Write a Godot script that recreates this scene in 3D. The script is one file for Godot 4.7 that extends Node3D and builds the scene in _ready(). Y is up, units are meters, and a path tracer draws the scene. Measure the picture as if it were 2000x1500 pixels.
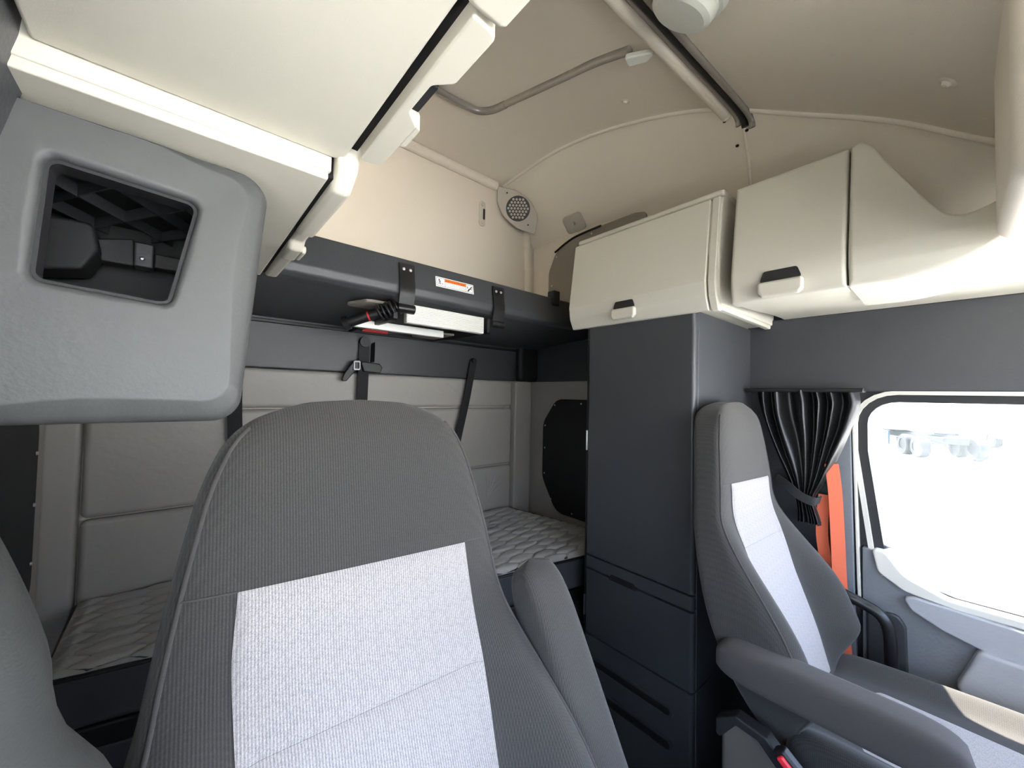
extends Node3D
# Sleeper cab of a truck, seen from the dashboard towards the bunk. x to the driver's wall, y up, -z to the bunk; metres.

const XL := -0.34
const XR := 1.91
const ZB := -2.0
const GROUND := -1.2
const EDGE := [[-0.182, 1.752], [-0.045, 1.756], [0.018, 1.770], [0.063, 1.796], [0.087, 1.818], [0.30, 1.90]]

var M := {}
var used := {}

# ------------------------------------------------------------------ mesh building
class MB:
	var V := PackedVector3Array()
	var N := PackedVector3Array()
	var U := PackedVector2Array()

	func tri(a: Vector3, b: Vector3, c: Vector3, na: Vector3, nb: Vector3, nc: Vector3, ua := Vector2.ZERO, ub := Vector2.ZERO, uc := Vector2.ZERO) -> void:
		var g := (b - a).cross(c - a)
		if g.length_squared() < 1e-20:
			return
		if g.dot(na + nb + nc) > 0.0:
			V.append_array([a, c, b]); N.append_array([na, nc, nb]); U.append_array([ua, uc, ub])
		else:
			V.append_array([a, b, c]); N.append_array([na, nb, nc]); U.append_array([ua, ub, uc])

	func quad(a, b, c, d, na, nb, nc, nd, ua := Vector2.ZERO, ub := Vector2.ZERO, uc := Vector2.ZERO, ud := Vector2.ZERO) -> void:
		tri(a, b, c, na, nb, nc, ua, ub, uc)
		tri(a, c, d, na, nc, nd, ua, uc, ud)

	# prism of a rounded polygon ([point, normal] pairs), rounded on both faces
	func slab(poly: Array, depth: float, bevel: float, xf: Transform3D, segs := 3) -> void:
		var n := poly.size()
		var b := minf(bevel, depth * 0.5)
		for attempt in 5:                                # a bevel wider than a corner's radius would fold the face
			var test := PackedVector2Array()
			for i in n: test.append(poly[i][0] - poly[i][1] * b)
			var cut := Geometry2D.triangulate_polygon(test)
			var area := 0.0
			for t in range(0, cut.size(), 3):
				area += absf((test[cut[t + 1]] - test[cut[t]]).cross(test[cut[t + 2]] - test[cut[t]]))
			var whole := 0.0
			for i in n: whole += test[i].cross(test[(i + 1) % n])
			if cut.size() and absf(area - absf(whole)) < 0.004 * absf(whole): break
			b *= 0.5
		var rings := []
		for k in segs + 1:
			var t := PI * 0.5 * float(k) / segs
			rings.append([b * (1.0 - cos(t)), b * (1.0 - sin(t)), sin(t), -cos(t)])
		# rings[k] = z, inset, side weight, z weight
		var all := rings.duplicate()
		for k in range(segs, -1, -1):
			var r: Array = rings[k]
			all.append([depth - r[0], r[1], r[2], -r[3]])
		if b <= 0.0:
			all = [[0.0, 0.0, 1.0, 0.0], [depth, 0.0, 1.0, 0.0]]
		var P := []
		var Q := []
		for r in all:
			var pp := PackedVector3Array()
			var qq := PackedVector3Array()
			for i in n:
				var p: Vector2 = poly[i][0] - poly[i][1] * r[1]
				pp.append(xf * Vector3(p.x, p.y, r[0]))
				qq.append((xf.basis * Vector3(poly[i][1].x * r[2], poly[i][1].y * r[2], r[3])).normalized())
			P.append(pp); Q.append(qq)
		for k in all.size() - 1:
			for i in n:
				var j := (i + 1) % n
				quad(P[k][i], P[k][j], P[k + 1][j], P[k + 1][i], Q[k][i], Q[k][j], Q[k + 1][j], Q[k + 1][i])
		var flat := PackedVector2Array()
		var inset: float = all[0][1]
		for i in n:
			flat.append(poly[i][0] - poly[i][1] * inset)
		var ix := Geometry2D.triangulate_polygon(flat)
		if ix.is_empty():
			for i in n:
				flat[i] = poly[i][0]
			ix = Geometry2D.triangulate_polygon(flat)
		var nf := xf.basis * Vector3(0, 0, -1)
		var last := all.size() - 1
		for t in range(0, ix.size(), 3):
			tri(P[0][ix[t]], P[0][ix[t + 1]], P[0][ix[t + 2]], nf, nf, nf)
			tri(P[last][ix[t]], P[last][ix[t + 1]], P[last][ix[t + 2]], -nf, -nf, -nf)

	# slab with a hole; outer and inner have the same number of points, matched one to one
	func ring_slab(outer: PackedVector2Array, inner: PackedVector2Array, depth: float, xf: Transform3D, bevel := 0.0) -> void:
		var n := outer.size()
		var nf := xf.basis * Vector3(0, 0, -1)
		for i in n:
			var j := (i + 1) % n
			var oi := outer[i]
			var oj := outer[j]
			var ii := inner[i]
			var ij := inner[j]
			var dn := Vector2((oj - oi).y, -(oj - oi).x).normalized()
			var mid := (oi + oj) * 0.5 - (ii + ij) * 0.5
			if dn.dot(mid) < 0: dn = -dn
			var en := Vector2((ij - ii).y, -(ij - ii).x).normalized()
			if en.dot(mid) > 0: en = -en
			var don := xf.basis * Vector3(dn.x, dn.y, 0)
			var den := xf.basis * Vector3(en.x, en.y, 0)
			for z in [0.0, depth]:
				var s := nf if z == 0.0 else -nf
				quad(xf * Vector3(oi.x, oi.y, z), xf * Vector3(oj.x, oj.y, z), xf * Vector3(ij.x, ij.y, z), xf * Vector3(ii.x, ii.y, z), s, s, s, s)
			quad(xf * Vector3(oi.x, oi.y, 0), xf * Vector3(oj.x, oj.y, 0), xf * Vector3(oj.x, oj.y, depth), xf * Vector3(oi.x, oi.y, depth), don, don, don, don)
			quad(xf * Vector3(ii.x, ii.y, 0), xf * Vector3(ij.x, ij.y, 0), xf * Vector3(ij.x, ij.y, depth), xf * Vector3(ii.x, ii.y, depth), den, den, den, den)

	func box(lo: Vector3, hi: Vector3, bevel := 0.004, segs := 2) -> void:
		var s := hi - lo
		var b := minf(bevel, minf(s.x, s.y) * 0.49)
		var poly := MB.rpoly([Vector2(lo.x, lo.y), Vector2(hi.x, lo.y), Vector2(hi.x, hi.y), Vector2(lo.x, hi.y)], b, segs)
		slab(poly, s.z, minf(bevel, s.z * 0.49), Transform3D(Basis(), Vector3(0, 0, lo.z)), segs)

	# surface given by fn(u, v) on [0,1]^2; flip turns the normals
	func grid(nu: int, nv: int, fn: Callable, closed := false, flip := false, uvs := Vector2.ONE) -> void:
		var P := []
		for j in nv + 1:
			var row := PackedVector3Array()
			for i in nu + 1:
				row.append(fn.call(float(i) / nu, float(j) / nv))
			P.append(row)
		var Q := []
		for j in nv + 1:
			var row := PackedVector3Array()
			for i in nu + 1:
				var i0 := i - 1
				var i1 := i + 1
				if closed:
					if i0 < 0: i0 = nu - 1
					if i1 > nu: i1 = 1
				else:
					i0 = maxi(i0, 0); i1 = mini(i1, nu)
				var du: Vector3 = P[j][i1] - P[j][i0]
				var dv: Vector3 = P[mini(j + 1, nv)][i] - P[maxi(j - 1, 0)][i]
				var n := du.cross(dv)
				if n.length_squared() < 1e-18:
					var jj := j + 1 if j == 0 else j - 1
					du = P[jj][i1] - P[jj][i0]
					n = du.cross(dv)
				n = n.normalized()
				row.append(-n if flip else n)
			Q.append(row)
		for j in nv:
			for i in nu:
				var u0 := Vector2(float(i) / nu, float(j) / nv) * uvs
				var u1 := Vector2(float(i + 1) / nu, float(j + 1) / nv) * uvs
				quad(P[j][i], P[j][i + 1], P[j + 1][i + 1], P[j + 1][i], Q[j][i], Q[j][i + 1], Q[j + 1][i + 1], Q[j + 1][i], u0, Vector2(u1.x, u0.y), u1, Vector2(u0.x, u1.y))

	func tube(path: Array, r: float, sides := 10, caps := true) -> void:
		var n := path.size()
		var up := Vector3(0.31, 0.83, 0.46)
		var P := []
		var Q := []
		var D := []
		for k in n:
			var d: Vector3 = (path[mini(k + 1, n - 1)] - path[maxi(k - 1, 0)]).normalized()
			var a := (up - d * up.dot(d)).normalized()
			up = a
			var b := d.cross(a)
			var pp := PackedVector3Array()
			var qq := PackedVector3Array()
			for i in sides:
				var t := TAU * i / sides
				var q := a * cos(t) + b * sin(t)
				qq.append(q); pp.append(path[k] + q * r)
			P.append(pp); Q.append(qq); D.append(d)
		for k in n - 1:
			for i in sides:
				var j := (i + 1) % sides
				quad(P[k][i], P[k][j], P[k + 1][j], P[k + 1][i], Q[k][i], Q[k][j], Q[k + 1][j], Q[k + 1][i])
		if caps:
			for i in range(1, sides - 1):
				tri(P[0][0], P[0][i], P[0][i + 1], -D[0], -D[0], -D[0])
				tri(P[n - 1][0], P[n - 1][i], P[n - 1][i + 1], D[n - 1], D[n - 1], D[n - 1])

	# flat band along a path; side is the direction across it
	func ribbon(path: Array, side: Vector3, width: float, thick: float) -> void:
		var n := path.size()
		for k in n - 1:
			var d0: Vector3 = (path[mini(k + 1, n - 1)] - path[maxi(k - 1, 0)]).normalized()
			var d1: Vector3 = (path[mini(k + 2, n - 1)] - path[k]).normalized()
			var s0 := (side - d0 * side.dot(d0)).normalized()
			var s1 := (side - d1 * side.dot(d1)).normalized()
			var n0 := s0.cross(d0)
			var n1 := s1.cross(d1)
			var h := width * 0.5
			var a: Vector3 = path[k]
			var b: Vector3 = path[k + 1]
			var t := thick * 0.5
			quad(a - s0 * h + n0 * t, a + s0 * h + n0 * t, b + s1 * h + n1 * t, b - s1 * h + n1 * t, n0, n0, n1, n1)
			quad(a - s0 * h - n0 * t, a + s0 * h - n0 * t, b + s1 * h - n1 * t, b - s1 * h - n1 * t, -n0, -n0, -n1, -n1)
			quad(a + s0 * h + n0 * t, a + s0 * h - n0 * t, b + s1 * h - n1 * t, b + s1 * h + n1 * t, s0, s0, s1, s1)
			quad(a - s0 * h + n0 * t, a - s0 * h - n0 * t, b - s1 * h - n1 * t, b - s1 * h + n1 * t, -s0, -s0, -s1, -s1)
			if k == 0:
				quad(a - s0 * h + n0 * t, a + s0 * h + n0 * t, a + s0 * h - n0 * t, a - s0 * h - n0 * t, -d0, -d0, -d0, -d0)
			if k == n - 2:
				quad(b - s1 * h + n1 * t, b + s1 * h + n1 * t, b + s1 * h - n1 * t, b - s1 * h - n1 * t, d1, d1, d1, d1)

	# profile of (radius, height) turned about local y
	func lathe(prof: Array, segs: int, xf: Transform3D) -> void:
		for k in prof.size() - 1:
			var a: Vector2 = prof[k]
			var b: Vector2 = prof[k + 1]
			var e := (b - a).normalized()
			var nn := Vector2(e.y, -e.x)
			for i in segs:
				var t0 := TAU * i / segs
				var t1 := TAU * (i + 1) / segs
				var c0 := Vector3(cos(t0), 0, sin(t0))
				var c1 := Vector3(cos(t1), 0, sin(t1))
				var n0 := xf.basis * (c0 * nn.x + Vector3(0, nn.y, 0))
				var n1 := xf.basis * (c1 * nn.x + Vector3(0, nn.y, 0))
				quad(xf * (c0 * a.x + Vector3(0, a.y, 0)), xf * (c1 * a.x + Vector3(0, a.y, 0)), xf * (c1 * b.x + Vector3(0, b.y, 0)), xf * (c0 * b.x + Vector3(0, b.y, 0)), n0, n1, n1, n0)

	func mesh() -> ArrayMesh:
		var arr := []
		arr.resize(Mesh.ARRAY_MAX)
		arr[Mesh.ARRAY_VERTEX] = V
		arr[Mesh.ARRAY_NORMAL] = N
		arr[Mesh.ARRAY_TEX_UV] = U
		var m := ArrayMesh.new()
		m.add_surface_from_arrays(Mesh.PRIMITIVE_TRIANGLES, arr)
		return m

	# corners rounded to arcs; radius a number or one per corner
	static func rpoly(pts: Array, radius, segs := 5) -> Array:
		var n := pts.size()
		var area := 0.0
		for i in n:
			area += pts[i].cross(pts[(i + 1) % n])
		var q := pts.duplicate()
		var rr: Array = radius.duplicate() if radius is Array else []
		if area < 0:
			q.reverse()
			rr.reverse()
		var out := []
		for i in n:
			var p: Vector2 = q[i]
			var a: Vector2 = (q[(i + n - 1) % n] - p)
			var b: Vector2 = (q[(i + 1) % n] - p)
			var r: float = rr[i] if rr.size() else radius
			var da := a.normalized()
			var db := b.normalized()
			var na := Vector2(-da.y, da.x)     # outward normal of the edge arriving at p
			var nb := Vector2(db.y, -db.x)     # outward normal of the edge leaving p
			var half := acos(clampf(da.dot(db), -1, 1)) * 0.5
			var turn := na.angle_to(nb)
			if absf(turn) < 0.02:
				out.append([p, (na + nb).normalized()])
				continue
			var tl := minf(r / tan(half), minf(a.length(), b.length()) * 0.49)
			var re := tl * tan(half)
			if r <= 0.0 or re < 1e-5:
				out.append([p, na]); out.append([p + db * 1e-5, nb])
				continue
			var sg := signf(turn)
			var c := p + da * tl - na * re * sg
			for k in segs + 1:
				var v := na.rotated(turn * k / segs)
				out.append([c + v * re * sg, v])
		return out

# ------------------------------------------------------------------ scene helpers
func numbered(called: String) -> String:
	var k: int = used.get(called, 0)
	used[called] = k + 1
	return called if k == 0 else "%s_%03d" % [called, k]

func thing(called: String, label: String, category: String, at := Vector3.ZERO, group := "") -> Node3D:
	var o := Node3D.new()
	o.name = numbered(called)
	add_child(o, true)
	o.position = at
	o.set_meta("label", label)
	o.set_meta("category", category)
	if group: o.set_meta("group", group)
	return o

func part(called: String, mb: MB, m: Material, parent: Node3D, label := "") -> MeshInstance3D:
	var o := MeshInstance3D.new()
	o.name = called
	o.mesh = mb.mesh()
	o.material_override = m
	parent.add_child(o, true)
	if label: o.set_meta("label", label)
	return o

func solo(called: String, mb: MB, m: Material, label: String, category: String, group := "") -> MeshInstance3D:
	var o := part(numbered(called), mb, m, self)
	o.set_meta("label", label)
	o.set_meta("category", category)
	if group: o.set_meta("group", group)
	return o

func struct(called: String, label: String, category: String) -> Node3D:
	var o := thing(called, label, category)
	o.set_meta("kind", "structure")
	return o

# frames for slabs: local (x, y) -> world, local z is the depth
func on_x(x: float, dir := 1.0) -> Transform3D:      # local x = world z, local y = world y
	return Transform3D(Basis(Vector3(0, 0, 1), Vector3(0, 1, 0), Vector3(dir, 0, 0)), Vector3(x, 0, 0))
func on_y(y: float, dir := 1.0) -> Transform3D:      # local x = world x, local y = world z
	return Transform3D(Basis(Vector3(1, 0, 0), Vector3(0, 0, 1), Vector3(0, dir, 0)), Vector3(0, y, 0))
func on_z(z: float, dir := 1.0) -> Transform3D:
	return Transform3D(Basis(Vector3(1, 0, 0), Vector3(0, 1, 0), Vector3(0, 0, dir)), Vector3(0, 0, z))

func rect(x0: float, y0: float, x1: float, y1: float) -> Array:
	return [Vector2(x0, y0), Vector2(x1, y0), Vector2(x1, y1), Vector2(x0, y1)]

func pts(a: Array) -> Array:
	var o := []
	for i in range(0, a.size(), 2): o.append(Vector2(a[i], a[i + 1]))
	return o

func curve(a: Array, steps := 6) -> Array:           # Catmull-Rom through points
	var out := []
	var n := a.size()
	for i in n - 1:
		var p0 = a[maxi(i - 1, 0)]
		var p1 = a[i]
		var p2 = a[i + 1]
		var p3 = a[mini(i + 2, n - 1)]
		for k in steps:
			var t := float(k) / steps
			out.append(p1.cubic_interpolate(p2, p0, p3, t))
	out.append(a[n - 1])
	return out

func table(t: Array, x: float) -> float:             # piecewise smooth lookup in [[x, y], ...] with x rising
	if x <= t[0][0]: return t[0][1]
	for i in t.size() - 1:
		if x <= t[i + 1][0]:
			var f: float = (x - t[i][0]) / (t[i + 1][0] - t[i][0])
			var y0: float = t[maxi(i - 1, 0)][1]
			var y3: float = t[mini(i + 2, t.size() - 1)][1]
			return cubic_interpolate_in_time(t[i][1], t[i + 1][1], y0, y3, f, t[i + 1][0] - t[i][0], t[maxi(i - 1, 0)][0] - t[i][0] - (0.01 if i == 0 else 0.0), t[mini(i + 2, t.size() - 1)][0] - t[i][0] + (0.01 if i + 2 >= t.size() else 0.0))
	return t[-1][1]

# both outlines seen from a centre at the same angles, so that a ring can join them
func star(poly: Array, c: Vector2, angles: Array) -> PackedVector2Array:
	var out := PackedVector2Array()
	var n := poly.size()
	for a in angles:
		var d := Vector2(cos(a), sin(a))
		var best := -1.0
		for i in n:
			var p: Vector2 = poly[i][0] - c
			var q: Vector2 = poly[(i + 1) % n][0] - c
			var e := q - p
			var den := d.cross(e)
			if absf(den) < 1e-12: continue
			var s := p.cross(e) / den
			var t := p.cross(d) / den
			if s > 0 and t >= -1e-6 and t <= 1 + 1e-6: best = maxf(best, s)
		out.append(c + d * best)
	return out

func angles_of(polys: Array, c: Vector2) -> Array:
	var a := []
	for p in polys:
		for e in p: a.append((e[0] - c).angle())
	for k in 48: a.append(-PI + TAU * k / 48)
	a.sort()
	var out := [a[0]]
	for v in a:
		if v - out[-1] > 1e-4: out.append(v)
	return out

func ring(mb: MB, outer: Array, inner: Array, c: Vector2, depth: float, xf: Transform3D) -> void:
	var an := angles_of([outer, inner], c)
	mb.ring_slab(star(outer, c, an), star(inner, c, an), depth, xf)

# ------------------------------------------------------------------ materials
func plain(c: Color, rough: float, metal := 0.0) -> StandardMaterial3D:
	var m := StandardMaterial3D.new()
	m.albedo_color = c
	m.roughness = rough
	m.metallic = metal
	m.cull_mode = BaseMaterial3D.CULL_DISABLED
	return m

func noise_image(size: int, freq: float, seed_: int, kind := FastNoiseLite.TYPE_SIMPLEX_SMOOTH) -> Image:
	var f := FastNoiseLite.new()
	f.seed = seed_
	f.noise_type = kind
	f.frequency = freq
	f.fractal_octaves = 3
	return f.get_seamless_image(size, size)

func grained(c: Color, rough: float, scale: float, strength: float, img: Image) -> StandardMaterial3D:
	var m := plain(c, rough)
	var im := img.duplicate() as Image
	im.convert(Image.FORMAT_RGBA8)
	im.bump_map_to_normal_map(strength)
	m.normal_enabled = true
	m.normal_texture = ImageTexture.create_from_image(im)
	m.normal_scale = 1.0
	m.uv1_triplanar = true
	m.uv1_scale = Vector3.ONE * scale
	return m

func weave(base: Color, rib: float, speck: float, seed_: int) -> StandardMaterial3D:
	var n := 128
	var rng := RandomNumberGenerator.new()
	rng.seed = seed_
	var col := Image.create(n, n, false, Image.FORMAT_RGBA8)
	var hgt := Image.create(n, n, false, Image.FORMAT_RGBA8)
	var tuft := PackedFloat32Array()
	for k in 64 * 64: tuft.append(rng.randf())
	for y in n:
		for x in n:
			var s := 0.5 + 0.5 * sin(TAU * x / 16.0)
			var t: float = tuft[(y / 4) * 32 + (x / 4)] * 0.6 + rng.randf() * 0.4
			var k := 1.0 + rib * (s - 0.5) + speck * (t - 0.5)
			col.set_pixel(x, y, Color(base.r * k, base.g * k, base.b * k))
			var h := clampf(0.25 + 0.5 * s + 0.25 * t, 0, 1)
			hgt.set_pixel(x, y, Color(h, h, h))
	hgt.bump_map_to_normal_map(2.0)
	var m := plain(Color.WHITE, 0.95)
	m.albedo_texture = ImageTexture.create_from_image(col)
	m.normal_enabled = true
	m.normal_texture = ImageTexture.create_from_image(hgt)
	m.normal_scale = 0.6
	m.uv1_triplanar = true
	m.uv1_scale = Vector3.ONE * (1.0 / 0.030)
	m.rim_enabled = true
	m.rim = 0.25
	return m

func materials() -> void:
	var fine := noise_image(256, 0.09, 3)
	var leather := noise_image(256, 0.05, 5, FastNoiseLite.TYPE_CELLULAR)
	var soft := noise_image(256, 0.02, 9)
	M.cream = grained(Color(0.80, 0.78, 0.72), 0.55, 14.0, 0.2, fine)
	M.liner = grained(Color(0.90, 0.865, 0.805), 0.95, 14.0, 1.0, fine)
	M.dark = grained(Color(0.24, 0.246, 0.256), 0.42, 11.0, 0.6, leather)
	M.grey = grained(Color(0.31, 0.313, 0.312), 0.5, 11.0, 0.8, leather)
	M.door = grained(Color(0.46, 0.475, 0.495), 0.55, 7.0, 1.0, leather)
	M.door_light = grained(Color(0.64, 0.65, 0.665), 0.5, 7.0, 0.8, leather)
	M.plate = plain(Color(0.72, 0.695, 0.65), 0.5)
	M.taupe = grained(Color(0.38, 0.365, 0.34), 0.5, 9.0, 0.4, fine)
	M.pad = grained(Color(0.215, 0.22, 0.215), 0.7, 12.0, 0.6, fine)
	M.tan = grained(Color(0.56, 0.53, 0.49), 0.55, 9.0, 0.5, fine)
	M.sill = plain(Color(0.84, 0.83, 0.79), 0.5)
	M.vinyl = grained(Color(0.64, 0.62, 0.59), 0.5, 3.0, 0.8, soft)
	M.mattress = grained(Color(0.68, 0.675, 0.66), 0.36, 3.0, 0.6, soft)
	M.cover = plain(Color(0.075, 0.08, 0.09), 0.6)
	M.black = plain(Color(0.075, 0.075, 0.078), 0.45)
	M.rubber = plain(Color(0.13, 0.13, 0.135), 0.6)
	M.webbing = plain(Color(0.12, 0.12, 0.125), 0.8)
	M.gap = plain(Color(0.03, 0.028, 0.03), 0.9)
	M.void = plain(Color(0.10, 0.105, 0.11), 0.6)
	M.fabric = weave(Color(0.215, 0.209, 0.202), 0.35, 0.35, 11)
	M.insert = weave(Color(0.585, 0.567, 0.562), 0.22, 0.45, 12)
	M.plush = grained(Color(0.26, 0.25, 0.245), 1.0, 20.0, 2.0, fine)
	M.plush.rim_enabled = true
	M.plush.rim = 0.4
	M.metal = plain(Color(0.80, 0.80, 0.80), 0.28, 1.0)
	M.steel = plain(Color(0.45, 0.45, 0.45), 0.35, 0.9)
	M.alu = plain(Color(0.90, 0.895, 0.87), 0.42, 0.25)
	M.screw = plain(Color(0.85, 0.85, 0.83), 0.35, 0.8)
	M.red = plain(Color(0.78, 0.16, 0.17), 0.45)
	M.buckle_red = plain(Color(0.92, 0.20, 0.26), 0.4)
	M.orange = plain(Color(0.80, 0.38, 0.25), 0.75)
	M.satin = plain(Color(0.10, 0.10, 0.105), 0.36)
	M.lens = plain(Color(0.86, 0.87, 0.83), 0.35)
	M.clear_trim = plain(Color(0.62, 0.60, 0.57), 0.22, 0.35)
	M.truck_white = plain(Color(0.90, 0.91, 0.92), 0.4)
	M.truck_blue = plain(Color(0.07, 0.15, 0.21), 0.5)
	M.trailer = plain(Color(0.60, 0.61, 0.62), 0.5)
	M.tyre = plain(Color(0.06, 0.062, 0.065), 0.8)
	M.concrete = grained(Color(0.84, 0.83, 0.80), 0.95, 0.7, 1.0, soft)
	var g := StandardMaterial3D.new()
	g.albedo_color = Color(0.95, 1.0, 0.98, 0.06)
	g.transparency = BaseMaterial3D.TRANSPARENCY_ALPHA
	g.roughness = 0.02
	g.cull_mode = BaseMaterial3D.CULL_DISABLED
	M.glass = g
	M.sticker = sticker_material()

func sticker_material() -> StandardMaterial3D:
	var w := 440
	var h := 100
	var im := Image.create(w, h, false, Image.FORMAT_RGBA8)
	im.fill(Color(0.93, 0.93, 0.92))
	var ink := Color(0.12, 0.12, 0.13)
	for r in [[8, 8, 424, 3], [8, 89, 424, 3], [8, 8, 3, 84], [429, 8, 3, 84], [98, 8, 3, 84], [345, 8, 3, 84]]:
		im.fill_rect(Rect2i(r[0], r[1], r[2], r[3]), ink)
	im.fill_rect(Rect2i(101, 11, 244, 30), Color(0.93, 0.47, 0.13))
	var rng := RandomNumberGenerator.new()
	rng.seed = 4
	var x := 112
	while x < 330:                                      # the line of dark marks in the orange band
		var k := rng.randi_range(4, 11)
		im.fill_rect(Rect2i(x, 21, k, 9), Color(0.62, 0.24, 0.06))
		x += k + 4
	for row in 4:                                       # fine print, too small to read
		x = 108
		while x < 336:
			var k := rng.randi_range(6, 22)
			im.fill_rect(Rect2i(x, 47 + row * 10, mini(k, 338 - x), 3), Color(0.55, 0.55, 0.55))
			x += k + 4
	for p in [[30, 22, 14, 12], [40, 34, 8, 24], [26, 40, 26, 6], [48, 56, 6, 18], [30, 58, 8, 14], [66, 64, 12, 6]]:
		im.fill_rect(Rect2i(p[0], p[1], p[2], p[3]), ink)
	for k in 22:                                        # the tumbling figure
		im.fill_rect(Rect2i(362 + k * 2, 76 - k * 2, 9, 8), ink)
	for p in [[362, 30, 8, 20], [400, 52, 18, 7], [408, 26, 14, 12], [374, 54, 10, 26]]:
		im.fill_rect(Rect2i(p[0], p[1], p[2], p[3]), ink)
	var m := plain(Color.WHITE, 0.45)
	m.albedo_texture = ImageTexture.create_from_image(im)
	return m

# ------------------------------------------------------------------ the scene
func _ready() -> void:
	# camera
	var cam := Camera3D.new()
	cam.name = "camera"
	add_child(cam)
	var right := Vector3(0.7562, 0.0210, 0.6538).normalized()
	var back := Vector3(-0.6534, -0.0289, 0.7567)
	back = (back - right * back.dot(right)).normalized()
	cam.transform = Transform3D(Basis(right, back.cross(right), back), Vector3(0, 1.45, 0))
	cam.fov = 90.0
	cam.near = 0.02
	cam.far = 400.0
	cam.current = true
	# sky, exposure
	var env := Environment.new()
	var sky := Sky.new()
	var sm := ProceduralSkyMaterial.new()
	sm.sky_top_color = Color(0.66, 0.76, 0.92)
	sm.sky_horizon_color = Color(0.93, 0.95, 0.97)
	sm.ground_horizon_color = Color(0.80, 0.79, 0.77)
	sm.ground_bottom_color = Color(0.66, 0.65, 0.63)
	sm.sky_energy_multiplier = 1.8
	sm.sun_angle_max = 0.0
	sky.sky_material = sm
	env.background_mode = Environment.BG_SKY
	env.sky = sky
	env.background_energy_multiplier = 1.0
	env.tonemap_mode = Environment.TONE_MAPPER_LINEAR
	env.tonemap_exposure = 3.85
	env.sdfgi_enabled = true
	env.ssao_enabled = true
	env.ssil_enabled = true
	var we := WorldEnvironment.new()
	we.name = "world_environment"
	we.environment = env
	add_child(we)
	# sun
	var sun := DirectionalLight3D.new()
	sun.name = "sun"
	sun.light_energy = 5.4
	sun.light_color = Color(1.0, 0.97, 0.92)
	sun.light_angular_distance = 0.6
	sun.shadow_enabled = true
	add_child(sun)
	sun.look_at_from_position(Vector3(0.40, 1.0, -0.30), Vector3.ZERO, Vector3.UP)

	materials()
	shell()
	bunk()
	right_side()
	left_side()
	seats()
	roof_fittings()
	outside()

# roof line at the sides: height over z
const ROOF := [[-2.0, 2.85], [-1.45, 2.857], [-0.995, 2.763], [-0.624, 2.618], [-0.352, 2.45], [-0.10, 2.286], [0.08, 2.137], [0.4, 1.95], [0.80, 1.80]]
func roof_y(z: float) -> float: return table(ROOF, z)

func roof_point(u: float, z: float) -> Vector3:      # u 0..1 across the roof and down both shoulders to the walls
	var yr := roof_y(z)
	var drop := minf(0.34, maxf(yr - 1.90, 0.03))
	var xl := XL + 0.31
	var xr := XR - 0.31
	if u < 0.15:
		var t := u / 0.15
		return Vector3(lerpf(XL, xl, t), yr - drop * pow(1.0 - t, 1.15), z)
	if u > 0.85:
		var t := (1.0 - u) / 0.15
		return Vector3(lerpf(XR, xr, t), yr - drop * pow(1.0 - t, 1.15), z)
	var s := (u - 0.15) / 0.7
	return Vector3(lerpf(xl, xr, s), yr + 0.0 * sin(PI * s), z)

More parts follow.
